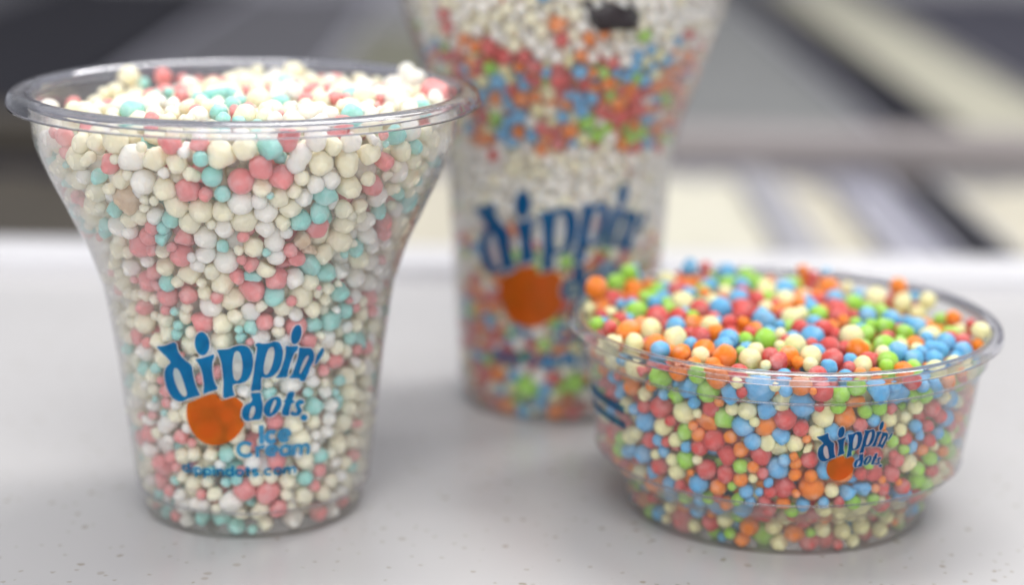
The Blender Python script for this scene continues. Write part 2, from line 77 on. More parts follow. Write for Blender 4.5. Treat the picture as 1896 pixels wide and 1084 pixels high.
LOGO=[('b',[(-16.38,7.20),(-14.60,7.59),(-13.28,8.17),(-12.18,8.82),(-11.65,8.49),(-11.61,7.25),(-11.07,6.06),(-10.11,5.10),(-9.36,4.66),(-8.90,4.07),(-8.90,3.08),(-8.83,1.65),(-8.50,-0.13),(-7.94,-1.60),(-7.67,-1.99),(-8.86,-2.42),(-10.27,-2.95),(-11.16,-3.52),(-12.37,-3.96),(-13.71,-3.62),(-14.69,-2.51),(-15.24,-1.07),(-15.40,0.53),(-15.16,2.20),(-14.41,3.41),(-13.27,4.28),(-14.31,5.41),(-15.74,6.52)],[(-12.47,3.36),(-11.79,2.99),(-11.22,1.36),(-10.87,-0.41),(-10.49,-1.98),(-10.90,-2.67),(-11.63,-2.58),(-12.48,-1.35),(-13.06,0.37),(-13.18,1.99),(-12.95,2.92)]),
('b',[(-5.14,9.31),(-5.19,8.55),(-5.37,7.83),(-5.68,7.24),(-6.06,6.82),(-6.51,6.62),(-6.95,6.66),(-7.33,6.95),(-7.66,7.43),(-7.85,8.08),(-7.93,8.82),(-7.85,9.60),(-7.66,10.31),(-7.33,10.92),(-6.95,11.33),(-6.52,11.53),(-6.09,11.48),(-5.71,11.20),(-5.41,10.71),(-5.21,10.06)],None),
('b',[(-8.15,5.71),(-6.79,5.98),(-5.29,6.62),(-4.47,7.00),(-4.37,6.51),(-4.87,5.22),(-5.01,3.05),(-4.75,1.08),(-4.02,-0.47),(-5.63,-0.97),(-7.22,-1.81),(-6.83,0.02),(-6.89,2.20),(-7.14,3.79),(-7.55,4.84)],None),
('b',[(-3.86,7.92),(-3.46,8.02),(-1.91,8.12),(-1.28,8.41),(-0.35,8.86),(0.88,9.04),(1.93,8.58),(2.51,7.31),(2.72,5.69),(2.54,3.90),(2.04,2.29),(1.30,1.31),(0.18,0.87),(-0.79,0.82),(-1.28,0.49),(-1.24,-0.60),(-0.88,-1.71),(-1.87,-1.96),(-3.20,-2.45),(-3.13,-0.83),(-2.96,0.98),(-3.01,3.15),(-3.08,4.95),(-3.39,6.55)],[(-0.23,7.88),(0.37,7.52),(0.65,6.26),(0.76,4.65),(0.55,2.85),(0.12,1.76),(-0.45,1.40),(-0.91,1.76),(-1.14,3.21),(-1.10,5.00),(-0.89,6.62),(-0.62,7.52)]),
('b',[(3.00,9.05),(3.61,9.51),(4.52,9.19),(5.74,9.30),(6.50,9.61),(7.44,9.36),(8.01,8.23),(8.18,6.96),(8.05,5.35),(7.60,3.78),(6.89,2.75),(6.09,2.09),(4.97,1.89),(4.17,2.21),(4.09,0.94),(4.15,-0.68),(3.11,-0.64),(2.06,-0.83),(2.41,1.01),(2.76,3.16),(3.03,5.33),(3.36,7.46),(3.48,8.62)],[(6.05,8.48),(6.44,8.37),(6.60,7.28),(6.46,5.86),(6.08,4.25),(5.61,3.03),(5.05,2.52),(4.65,2.90),(4.58,4.17),(4.82,5.78),(5.21,7.38),(5.59,8.24)]),
('b',[(11.47,10.29),(11.31,9.69),(11.06,9.19),(10.77,8.83),(10.47,8.63),(10.16,8.65),(9.89,8.86),(9.70,9.24),(9.58,9.76),(9.57,10.37),(9.64,11.01),(9.80,11.61),(10.03,12.12),(10.32,12.48),(10.63,12.66),(10.93,12.65),(11.18,12.45),(11.39,12.06),(11.51,11.54),(11.55,10.92)],None),
('b',[(8.58,8.54),(9.51,8.27),(11.04,8.23),(10.92,7.29),(10.38,6.92),(9.90,5.71),(9.46,4.13),(9.16,2.72),(9.10,1.73),(8.03,1.75),(6.82,1.80),(7.45,2.52),(7.99,3.93),(8.45,5.68),(8.70,7.10)],None),
('b',[(11.16,7.93),(12.31,7.56),(13.51,7.42),(14.10,6.67),(14.39,5.63),(14.28,4.39),(13.72,3.57),(13.35,2.18),(12.87,0.98),(12.56,0.38),(11.59,0.70),(11.49,1.26),(9.29,1.50),(10.00,2.18),(10.46,3.65),(10.98,5.40),(11.17,6.82)],[(13.06,6.02),(13.22,5.46),(12.65,4.09),(12.01,2.73),(11.62,2.06),(11.43,2.45),(11.79,3.85),(12.41,5.39)]),
('b',[(16.10,7.05),(16.38,6.38),(16.11,5.52),(15.45,4.55),(14.87,3.75),(14.52,3.62),(14.63,4.69),(14.84,5.56),(15.41,6.54),(15.82,7.02)],None),
('b',[(2.06,-1.17),(3.06,-1.16),(4.06,-1.12),(4.10,-2.15),(4.34,-3.26),(4.41,-4.35),(4.23,-5.78),(4.06,-6.69),(3.64,-6.94),(2.31,-6.98),(1.31,-7.24),(0.57,-6.77),(0.27,-5.67),(0.46,-4.59),(1.06,-3.69),(2.08,-3.17),(2.39,-2.66),(2.21,-1.90)],[(2.61,-3.91),(2.93,-4.28),(2.83,-5.54),(2.32,-6.44),(1.90,-6.80),(1.69,-6.24),(1.93,-4.98),(2.28,-4.07)]),
('b',[(7.30,-2.10),(7.97,-2.79),(8.07,-4.08),(7.66,-5.13),(6.82,-5.97),(5.81,-6.53),(4.98,-6.19),(4.48,-5.25),(4.58,-4.18),(5.16,-3.12),(6.14,-2.37)],[(6.89,-2.79),(7.06,-3.44),(6.64,-4.49),(6.14,-5.54),(5.81,-5.80),(5.90,-4.81),(6.31,-3.55),(6.64,-2.94)]),
('b',[(9.33,-1.39),(10.70,-1.47),(10.51,-2.53),(10.22,-3.19),(10.71,-3.50),(10.58,-3.99),(10.06,-3.97),(9.79,-4.99),(9.59,-6.07),(9.77,-6.45),(9.04,-6.58),(8.26,-6.28),(8.08,-5.53),(8.46,-4.48),(8.73,-3.69),(8.45,-3.25),(8.89,-2.98)],None),
('b',[(12.12,-3.39),(12.71,-3.84),(12.51,-4.47),(12.01,-4.37),(11.71,-4.69),(12.29,-5.60),(12.13,-6.49),(11.34,-6.87),(10.18,-6.63),(9.81,-6.09),(10.15,-5.62),(10.79,-6.07),(11.22,-5.90),(11.12,-5.34),(10.74,-4.56),(10.86,-3.85),(11.45,-3.38)],None),
('b',[(13.54,-7.52),(13.45,-7.87),(13.18,-8.10),(12.79,-8.13),(12.40,-7.98),(12.10,-7.66),(12.00,-7.30),(12.08,-6.93),(12.35,-6.70),(12.74,-6.67),(13.13,-6.82),(13.43,-7.14)],None),
('o',[(-10.65,-4.00),(-9.69,-3.61),(-8.19,-2.81),(-6.73,-2.05),(-4.64,-1.35),(-4.02,-2.22),(-3.55,-2.92),(-2.71,-2.61),(-0.89,-1.95),(0.22,-2.94),(0.69,-3.66),(0.17,-4.92),(-0.12,-6.20),(0.26,-7.20),(0.88,-7.66),(0.03,-9.30),(-1.29,-10.86),(-2.80,-11.91),(-4.58,-12.54),(-6.37,-12.66),(-8.16,-12.10),(-9.74,-10.80),(-10.65,-9.18),(-11.12,-7.33),(-11.01,-5.49)],None)]
SCRIPT_LINES=[('Ice',[(3.44,-12.01),(10.11,-11.90)],3.66,0.27),
('Cream',[(-1.13,-14.93),(6.33,-14.87),(14.30,-15.52)],3.23,0.26),
('dippindots.com',[(-13.44,-19.05),(-10.37,-19.28),(-6.65,-19.22),(-1.67,-19.11),(4.77,-19.04),(11.42,-19.28)],2.07,0.26)]
PROFILE_A=[(0, 22.3), (0.9, 22.9), (4.8, 23.15), (6.0, 24.2), (7.5, 24.75), (10, 25.05), (17, 25.85), (20, 26.2), (27, 26.95), (34, 27.75), (38.5, 28.4), (44, 29.2), (49.4, 30.1), (54, 31.6), (57, 32.65), (60, 33.9), (63, 35.4), (67, 37.2), (70, 38.7), (73, 40.1), (76.6, 41.6), (78.8, 42.35), (81, 42.7), (84, 42.9), (88.6, 43)]
PROFILE_B=[(0, 31.3), (1, 32.2), (7.2, 33.2), (8.2, 34.2), (9.4, 35.7), (10.8, 37.0), (12.3, 37.95), (12.75, 38.2), (13.0, 38.75), (13.4, 38.8), (16.6, 39.35), (21.6, 40.05), (26, 40.7), (31.2, 41.3), (34.8, 41.75), (35.15, 42.5), (38, 42.85), (41.2, 43)]
PROFILE_C=[(0, 22.4), (0.9, 22.9), (5, 23.3), (6.5, 24), (19.5, 24.95), (33, 25.95), (45, 26.6), (52, 27.0), (58, 27.1), (62, 27.5), (68, 28.7), (74, 30.4), (80, 32.6), (87, 35.3), (93, 37.3), (97, 38.7), (101, 39.8), (110, 41.8), (118, 42.9), (124, 43.1)]

# ------------------------------------------------------------------ materials
def new_mat(name):
    m = bpy.data.materials.new(name)
    m.use_nodes = True
    m.node_tree.nodes.clear()
    return m, m.node_tree.nodes, m.node_tree.links


def simple(name, col, rough=0.5, metal=0.0, var=0.12, nscale=30.0, bump=0.0, bscale=400.0, spec=0.5):
    m, n, l = new_mat(name)
    out = n.new('ShaderNodeOutputMaterial')
    p = n.new('ShaderNodeBsdfPrincipled')
    p.inputs['Roughness'].default_value = rough
    p.inputs['Metallic'].default_value = metal
    p.inputs['Specular IOR Level'].default_value = spec
    tc = n.new('ShaderNodeTexCoord')
    nz = n.new('ShaderNodeTexNoise')
    nz.inputs['Scale'].default_value = nscale
    nz.inputs['Detail'].default_value = 4
    l.new(tc.outputs['Object'], nz.inputs['Vector'])
    mx = n.new('ShaderNodeMix')
    mx.data_type = 'RGBA'
    a = tuple(max(0, c * (1 - var)) for c in col) + (1,)
    b = tuple(min(1, c * (1 + var)) for c in col) + (1,)
    mx.inputs[6].default_value, mx.inputs[7].default_value = a, b
    l.new(nz.outputs[0], mx.inputs[0])
    l.new(mx.outputs[2], p.inputs['Base Color'])
    if bump:
        nb = n.new('ShaderNodeTexNoise')
        nb.inputs['Scale'].default_value = bscale
        nb.inputs['Detail'].default_value = 3
        l.new(tc.outputs['Object'], nb.inputs['Vector'])
        bp = n.new('ShaderNodeBump')
        bp.inputs['Strength'].default_value = bump
        bp.inputs['Distance'].default_value = 0.0004
        l.new(nb.outputs[0], bp.inputs['Height'])
        l.new(bp.outputs[0], p.inputs['Normal'])
    l.new(p.outputs[0], out.inputs[0])
    return m


def bead_mat(name, col, sss=0.8):
    """Frozen ice cream: chalky, matt, a little frost mottling."""
    m, n, l = new_mat(name)
    out = n.new('ShaderNodeOutputMaterial')
    p = n.new('ShaderNodeBsdfPrincipled')
    p.inputs['Roughness'].default_value = 0.55
    p.inputs['Specular IOR Level'].default_value = 0.22
    p.inputs['Subsurface Weight'].default_value = sss
    p.inputs['Subsurface Radius'].default_value = (1.0, 0.85, 0.7)
    p.inputs['Subsurface Scale'].default_value = 0.0035
    g = n.new('ShaderNodeNewGeometry')
    nz = n.new('ShaderNodeTexNoise')
    nz.inputs['Scale'].default_value = 420.0
    nz.inputs['Detail'].default_value = 4
    l.new(g.outputs['Position'], nz.inputs['Vector'])
    rp = n.new('ShaderNodeMapRange')
    rp.inputs[1].default_value, rp.inputs[2].default_value = 0.46, 0.78
    rp.inputs[3].default_value, rp.inputs[4].default_value = 0.0, 0.6
    l.new(nz.outputs[0], rp.inputs[0])
    mx = n.new('ShaderNodeMix')
    mx.data_type = 'RGBA'
    mx.inputs[6].default_value = (*col, 1)
    mx.inputs[7].default_value = tuple(c + (0.86 - c) * 0.45 for c in col) + (1,)
    l.new(rp.outputs[0], mx.inputs[0])
    l.new(mx.outputs[2], p.inputs['Base Color'])
    nb = n.new('ShaderNodeTexNoise')
    nb.inputs['Scale'].default_value = 1100.0
    nb.inputs['Detail'].default_value = 4
    l.new(g.outputs['Position'], nb.inputs['Vector'])
    bp = n.new('ShaderNodeBump')
    bp.inputs['Strength'].default_value = 0.7
    bp.inputs['Distance'].default_value = 0.00035
    l.new(nb.outputs[0], bp.inputs['Height'])
    l.new(bp.outputs[0], p.inputs['Normal'])
    l.new(p.outputs[0], out.inputs[0])
    return m


def plastic_mat(name, haze, edge_haze, spec=0.02, tint=(0.985, 0.985, 0.99), rim_tint=(0.62, 0.61, 0.66), gloss=0.06, hexp=1.6):
    """Clear thin polystyrene: see-through, with Fresnel gloss on both faces and a thin frost of condensation."""
    m, n, l = new_mat(name)
    out = n.new('ShaderNodeOutputMaterial')
    tr = n.new('ShaderNodeBsdfTransparent')
    gl = n.new('ShaderNodeBsdfGlossy')
    gl.inputs['Roughness'].default_value = gloss
    gl.inputs[0].default_value = (1, 1, 1, 1)
    df = n.new('ShaderNodeBsdfDiffuse')
    df.inputs[0].default_value = (0.80, 0.81, 0.80, 1)
    tl = n.new('ShaderNodeBsdfTranslucent')
    tl.inputs[0].default_value = (0.80, 0.81, 0.80, 1)
    hz = n.new('ShaderNodeMixShader')
    hz.inputs[0].default_value = 0.5
    l.new(df.outputs[0], hz.inputs[1])
    l.new(tl.outputs[0], hz.inputs[2])
    lw = n.new('ShaderNodeLayerWeight')
    lw.inputs['Blend'].default_value = 0.5
    pt = n.new('ShaderNodeMath')
    pt.operation = 'POWER'
    pt.inputs[1].default_value = 5.0
    l.new(lw.outputs['Facing'], pt.inputs[0])
    tm = n.new('ShaderNodeMix')
    tm.data_type = 'RGBA'
    tm.inputs[6].default_value = (*tint, 1)
    tm.inputs[7].default_value = (*rim_tint, 1)
    l.new(pt.outputs[0], tm.inputs[0])
    l.new(tm.outputs[2], tr.inputs[0])
    # frost amount: patchy, more where one looks along the wall
    g = n.new('ShaderNodeNewGeometry')
    nz = n.new('ShaderNodeTexNoise')
    nz.inputs['Scale'].default_value = 60.0
    nz.inputs['Detail'].default_value = 5
    l.new(g.outputs['Position'], nz.inputs['Vector'])
    pat = n.new('ShaderNodeMapRange')
    pat.inputs[1].default_value, pat.inputs[2].default_value = 0.3, 0.75
    pat.inputs[3].default_value, pat.inputs[4].default_value = 0.5, 1.5
    l.new(nz.outputs[0], pat.inputs[0])
    pw = n.new('ShaderNodeMath')
    pw.operation = 'POWER'
    pw.inputs[1].default_value = hexp
    l.new(lw.outputs['Facing'], pw.inputs[0])
    ma = n.new('ShaderNodeMath')
    ma.operation = 'MULTIPLY_ADD'
    ma.inputs[1].default_value = edge_haze
    ma.inputs[2].default_value = haze
    l.new(pw.outputs[0], ma.inputs[0])
    mu = n.new('ShaderNodeMath')
    mu.operation = 'MULTIPLY'
    mu.use_clamp = True
    l.new(ma.outputs[0], mu.inputs[0])
    l.new(pat.outputs[0], mu.inputs[1])
    m1 = n.new('ShaderNodeMixShader')
    l.new(mu.outputs[0], m1.inputs[0])
    l.new(tr.outputs[0], m1.inputs[1])
    l.new(hz.outputs[0], m1.inputs[2])
    p5 = n.new('ShaderNodeMath')
    p5.operation = 'POWER'
    p5.inputs[1].default_value = 5.0
    l.new(lw.outputs['Facing'], p5.inputs[0])
    fr = n.new('ShaderNodeMath')
    fr.operation = 'MULTIPLY_ADD'
    fr.inputs[1].default_value = 0.7
    fr.inputs[2].default_value = spec
    l.new(p5.outputs[0], fr.inputs[0])
    m2 = n.new('ShaderNodeMixShader')
    l.new(fr.outputs[0], m2.inputs[0])
    l.new(m1.outputs[0], m2.inputs[1])
    l.new(gl.outputs[0], m2.inputs[2])
    nb = n.new('ShaderNodeTexNoise')
    nb.inputs['Scale'].default_value = 90.0
    l.new(g.outputs['Position'], nb.inputs['Vector'])
    bp = n.new('ShaderNodeBump')
    bp.inputs['Strength'].default_value = 0.12
    bp.inputs['Distance'].default_value = 0.0006
    l.new(nb.outputs[0], bp.inputs['Height'])
    l.new(bp.outputs[0], gl.inputs['Normal'])
    l.new(m2.outputs[0], out.inputs[0])
    return m


def glass_mat(name):
    m, n, l = new_mat(name)
    out = n.new('ShaderNodeOutputMaterial')
    gl = n.new('ShaderNodeBsdfGlass')
    gl.inputs['IOR'].default_value = 1.50
    gl.inputs['Roughness'].default_value = 0.02
    gl.inputs[0].default_value = (0.93, 0.93, 0.95, 1)
    g = n.new('ShaderNodeNewGeometry')
    nb = n.new('ShaderNodeTexNoise')
    nb.inputs['Scale'].default_value = 260.0
    l.new(g.outputs['Position'], nb.inputs['Vector'])
    bp = n.new('ShaderNodeBump')
    bp.inputs['Strength'].default_value = 0.10
    bp.inputs['Distance'].default_value = 0.0004
    l.new(nb.outputs[0], bp.inputs['Height'])
    l.new(bp.outputs[0], gl.inputs['Normal'])
    l.new(gl.outputs[0], out.inputs[0])
    return m


def ink_mat(name, tint, body, opac):
    """Screen-printed ink on clear plastic: it filters what lies behind and has a body colour of its own."""
    m, n, l = new_mat(name)
    out = n.new('ShaderNodeOutputMaterial')
    tr = n.new('ShaderNodeBsdfTransparent')
    tr.inputs[0].default_value = (*tint, 1)
    df = n.new('ShaderNodeBsdfPrincipled')
    df.inputs['Base Color'].default_value = (*body, 1)
    df.inputs['Roughness'].default_value = 0.35
    g = n.new('ShaderNodeNewGeometry')
    nz = n.new('ShaderNodeTexNoise')
    nz.inputs['Scale'].default_value = 500.0
    l.new(g.outputs['Position'], nz.inputs['Vector'])
    rp = n.new('ShaderNodeMapRange')
    rp.inputs[3].default_value, rp.inputs[4].default_value = opac - 0.06, opac + 0.06
    l.new(nz.outputs[0], rp.inputs[0])
    mx = n.new('ShaderNodeMixShader')
    l.new(rp.outputs[0], mx.inputs[0])
    l.new(tr.outputs[0], mx.inputs[1])
    l.new(df.outputs[0], mx.inputs[2])
    l.new(mx.outputs[0], out.inputs[0])
    return m


def counter_mat():
    m, n, l = new_mat('speckled_counter')
    out = n.new('ShaderNodeOutputMaterial')
    p = n.new('ShaderNodeBsdfPrincipled')
    p.inputs['Roughness'].default_value = 0.24
    p.inputs['Specular IOR Level'].default_value = 0.35
    g = n.new('ShaderNodeNewGeometry')
    base = (0.475, 0.47, 0.485, 1)
    prev = None
    for sc, thr, col, lim in ((300.0, 0.17, (0.335, 0.315, 0.275, 1), 0.13), (190.0, 0.12, (0.39, 0.375, 0.355, 1), 0.2), (480.0, 0.2, (0.38, 0.365, 0.34, 1), 0.14)):
        # squashed, wobbly flecks, only in a share of the cells
        nz = n.new('ShaderNodeTexNoise')
        nz.inputs['Scale'].default_value = sc * 2.2
        l.new(g.outputs['Position'], nz.inputs['Vector'])
        ad = n.new('ShaderNodeVectorMath')
        ad.operation = 'MULTIPLY_ADD'
        ad.inputs[1].default_value = (0.0011,) * 3
        l.new(nz.outputs['Color'], ad.inputs[0])
        l.new(g.outputs['Position'], ad.inputs[2])
        vo = n.new('ShaderNodeTexVoronoi')
        vo.inputs['Scale'].default_value = sc
        l.new(ad.outputs[0], vo.inputs['Vector'])
        lt = n.new('ShaderNodeMapRange')
        lt.inputs[1].default_value, lt.inputs[2].default_value = thr, thr + 0.07
        lt.inputs[3].default_value, lt.inputs[4].default_value = 1.0, 0.0
        l.new(vo.outputs['Distance'], lt.inputs[0])
        sx = n.new('ShaderNodeSeparateColor')
        l.new(vo.outputs['Color'], sx.inputs[0])
        pk = n.new('ShaderNodeMath')
        pk.operation = 'LESS_THAN'
        pk.inputs[1].default_value = lim
        l.new(sx.outputs[0], pk.inputs[0])
        mu = n.new('ShaderNodeMath')
        mu.operation = 'MULTIPLY'
        l.new(lt.outputs[0], mu.inputs[0])
        l.new(pk.outputs[0], mu.inputs[1])
        mx = n.new('ShaderNodeMix')
        mx.data_type = 'RGBA'
        l.new(mu.outputs[0], mx.inputs[0])
        if prev is None:
            mx.inputs[6].default_value = base
        else:
            l.new(prev.outputs[2], mx.inputs[6])
        mx.inputs[7].default_value = col
        prev = mx
    l.new(prev.outputs[2], p.inputs['Base Color'])
    l.new(p.outputs[0], out.inputs[0])
    return m


M = {
    'counter': counter_mat(),
    'trim': simple('white_edge_trim', (0.60, 0.60, 0.64), 0.4, 0.0, 0.05, 10),
    'steel': simple('brushed_steel', (0.34, 0.34, 0.37), 0.45, 0.0, 0.15, 8),
    'lav': simple('pale_steel', (0.36, 0.36, 0.43), 0.45, 0.0, 0.12, 8),
    'bar': simple('mauve_bar', (0.26, 0.235, 0.24), 0.5, 0.0, 0.12, 12),
    'gasket': simple('dark_gasket', (0.016, 0.016, 0.022), 0.7, 0.0, 0.2, 20, spec=0.08),
    'cream_fill': simple('cream_product', (0.52, 0.505, 0.43), 0.7, 0.0, 0.18, 25, 0.6, 220),
    'rear_fill': simple('pale_cream_product', (0.36, 0.35, 0.285), 0.7, 0.0, 0.18, 25, 0.6, 220),
    'tan_fill': simple('tan_product', (0.46, 0.435, 0.365), 0.7, 0.0, 0.18, 25, 0.6, 220),
    'brown_fill': simple('dark_brown_product', (0.065, 0.058, 0.05), 0.7, 0.0, 0.25, 12, 0.6, 220, 0.15),
    'dim_fill': simple('dim_grey_product', (0.09, 0.09, 0.105), 0.7, 0.0, 0.2, 10, 0.4, 220, 0.15),
    'grey_fill': simple('grey_product', (0.15, 0.155, 0.16), 0.7, 0.0, 0.2, 10, 0.4, 220),
    'olive_fill': simple('olive_product', (0.13, 0.13, 0.10), 0.7, 0.0, 0.25, 10, 0.4, 220),
    'slate': simple('slate_panel', (0.045, 0.045, 0.062), 0.7, 0.0, 0.2, 6, spec=0.12),
    'wall': plastic_mat('clear_cup_wall', 0.018, 0.40),
    'frosted': plastic_mat('frosted_cup_wall', 0.045, 0.36),
    'base': plastic_mat('clear_cup_base', 0.12, 0.26, tint=(0.945, 0.94, 0.93)),
    'rim': glass_mat('clear_rolled_rim'),
    'blue_ink': ink_mat('blue_ink', (0.01, 0.40, 0.78), (0.0, 0.20, 0.42), 0.38),
    'pale_blue_ink': ink_mat('pale_blue_ink', (0.10, 0.45, 0.75), (0.05, 0.26, 0.48), 0.62),
    'orange_ink': ink_mat('orange_ink', (0.85, 0.22, 0.01), (0.60, 0.13, 0.002), 0.5),
    'navy_ink': ink_mat('navy_ink', (0.01, 0.28, 0.60), (0.0, 0.11, 0.27), 0.36),
    'soft_ink': ink_mat('soft_blue_ink', (0.15, 0.40, 0.62), (0.03, 0.12, 0.22), 0.35),  # softer, greyer blue for the bars on the bowl's side
    'halo_ink': ink_mat('white_outline_ink', (0.9, 0.9, 0.9), (0.70, 0.70, 0.72), 0.42),
}
BEADC = {  # letter: (flavour name, base colour)
    'Y': ('cream', (0.86, 0.80, 0.595)), 'W': ('white', (0.86, 0.825, 0.755)), 'P': ('pink', (0.74, 0.27, 0.275)),
    'T': ('teal', (0.32, 0.645, 0.60)), 'N': ('tan', (0.60, 0.46, 0.33)),
    'R': ('red', (0.58, 0.085, 0.08)), 'O': ('orange', (0.78, 0.215, 0.025)), 'B': ('blue', (0.13, 0.40, 0.68)),
    'G': ('green', (0.31, 0.60, 0.075)), 'L': ('pale yellow', (0.77, 0.73, 0.40)),
}
BM = {k: bead_mat(v[0].replace(' ', '_') + '_ice_cream', v[1], 0.35 if k in 'ROBGL' else 0.8) for k, v in BEADC.items()}
M['cookie'] = simple('dark_cookie', (0.022, 0.016, 0.020), 0.6, 0, 0.4, 300, 0.6, 500)


# ------------------------------------------------------------------ helpers
def mesh_obj(name, verts, faces, mat, parent=None, smooth=True):
    me = bpy.data.meshes.new(name)
    me.from_pydata([tuple(v) for v in verts], [], faces)
    me.update()
    if smooth:
        me.polygons.foreach_set('use_smooth', [True] * len(me.polygons))
    if mat:
        me.materials.append(mat)
    o = bpy.data.objects.new(name, me)
    COL.objects.link(o)
    if parent:
        o.parent = parent
    return o


def thing(name, label, cat, loc=(0, 0, 0), group=None):
    o = bpy.data.objects.new(name, None)
    COL.objects.link(o)
    o.empty_display_size = 0.01
    o.location = loc
    tag(o, label, cat, group)
    return o


def tag(o, label, cat, group=None):
    o['label'] = label
    o['category'] = cat
    if group:
        o['group'] = group


def revolve(prof, seg=160, closed=False):
    """prof: (r, z) in mm, listed so that faces look outward when r runs outside upward."""
    n = len(prof)
    v, f = [], []
    for i in range(seg):
        a = 2 * math.pi * i / seg
        s, c = math.sin(a), math.cos(a)
        for r, z in prof:
            v.append((r * s * MM, -r * c * MM, z * MM))
    m = n if closed else n - 1
    for i in range(seg):
        j = (i + 1) % seg
        for k in range(m):
            k2 = (k + 1) % n
            f.append((i * n + k, j * n + k, j * n + k2, i * n + k2))
    return v, f


def smooth_prof(p, step=0.3):
    p = np.array(p, float)
    zs = [p[0, 0]]
    for a, b in zip(p[:-1, 0], p[1:, 0]):
        k = max(1, int((b - a) / step))
        zs += list(np.linspace(a, b, k + 1)[1:])
    zs = np.array(zs)
    r = np.interp(zs, p[:, 0], p[:, 1])
    sm = r.copy()
    for _ in range(1):
        sm[1:-1] = (sm[:-2] + 2 * sm[1:-1] + sm[2:]) / 4
    return list(zip(sm, zs))


def box(bm, x0, x1, y0, y1, z0, z1):
    vs = [bm.verts.new(p) for p in ((x0, y0, z0), (x1, y0, z0), (x1, y1, z0), (x0, y1, z0), (x0, y0, z1), (x1, y0, z1), (x1, y1, z1), (x0, y1, z1))]
    for q in ((3, 2, 1, 0), (4, 5, 6, 7), (0, 1, 5, 4), (1, 2, 6, 5), (2, 3, 7, 6), (3, 0, 4, 7)):
        bm.faces.new([vs[i] for i in q])


def bm_obj(name, bm, mat, parent=None, bevel=0.0):
    if bevel:
        bmesh.ops.bevel(bm, geom=list(bm.edges), offset=bevel, segments=2, affect='EDGES', profile=0.6)
    me = bpy.data.meshes.new(name)
    bm.to_mesh(me)
    bm.free()
    me.materials.append(mat)
    o = bpy.data.objects.new(name, me)
    COL.objects.link(o)
    if parent:
        o.parent = parent
    return o


# ------------------------------------------------------------------ counter and freezer behind it
bm = bmesh.new()
box(bm, -1.2, 1.2, -0.30, 0.600, -0.03, 0.0)
counter = bm_obj('counter', bm, M['counter'])
counter['kind'] = 'structure'
# raised marine edge with a rounded nose, running along the back of the counter
lip = [(0.5805, 0.0002), (0.5812, 0.0012), (0.5814, 0.0038), (0.5822, 0.0050), (0.5838, 0.0056), (0.592, 0.0058), (0.6035, 0.0058), (0.6065, 0.0050), (0.608, 0.003), (0.608, -0.032), (0.6006, -0.032), (0.6006, -0.0008), (0.5805, -0.0008)]
lv, lf = [], []
for x in np.linspace(-1.2, 1.2, 49):
    lv += [(x, y - 0.0165 * x, z) for y, z in lip]
k = len(lip)
for i in range(48):
    for j in range(k):
        lf.append((i * k + j, i * k + (j + 1) % k, (i + 1) * k + (j + 1) % k, (i + 1) * k + j))
edge = mesh_obj('raised_edge', lv, lf, M['trim'], counter)

fz = thing('display_freezer', 'open steel display freezer of ice cream bins behind the white counter', 'freezer', (0, 0.64, -0.2))
FZ = Vector(fz.location)


def fpart(name, x0, x1, y0, y1, z0, z1, mat, bevel=0.002):
    b = bmesh.new()
    box(b, x0 - FZ.x, x1 - FZ.x, y0 - FZ.y, y1 - FZ.y, z0 - FZ.z, z1 - FZ.z)
    return bm_obj(name, b, mat, fz, bevel)


fpart('freezer_floor', -1.0, 1.0, 0.645, 2.6, -0.20, -0.17, M['steel'])
fpart('back_panel', -1.0, 1.0, 2.6, 2.63, -0.20, 0.5, M['steel'])
fpart('side_panel', -1.03, -1.0, 0.645, 2.63, -0.20, 0.02, M['steel'])
fpart('side_panel', 1.0, 1.03, 0.645, 2.63, -0.20, 0.02, M['steel'])
fpart('crossbar', -1.0, 1.0, 0.932, 0.975, -0.05, -0.012, M['bar'], 0.004)
fpart('dark_bar_strip', -0.9, -0.10, 0.9285, 0.9315, -0.048, -0.0085, M['brown_fill'], 0.0008)  # thin strips that make the left stretch of the crossbar darker and browner
fpart('dark_bar_strip', -0.9, -0.10, 0.9318, 0.976, -0.0116, -0.0088, M['brown_fill'], 0.0008)
for x0, x1, y0, y1, z1, mt in ((0.114, 0.124, 0.66, 0.93, -0.026, 'steel'), (0.1845, 0.2045, 0.66, 0.93, -0.034, 'gasket'), (-0.122, -0.100, 0.66, 0.93, -0.026, 'gasket'),
                               (0.216, 0.254, 0.98, 2.1, -0.024, 'gasket'), (-0.45, -0.27, 0.98, 1.9, -0.024, 'gasket'), (0.340, 0.375, 0.98, 2.1, -0.026, 'slate')):
    fpart('divider_rail', x0, x1, y0, y1, -0.17, z1, M[mt])


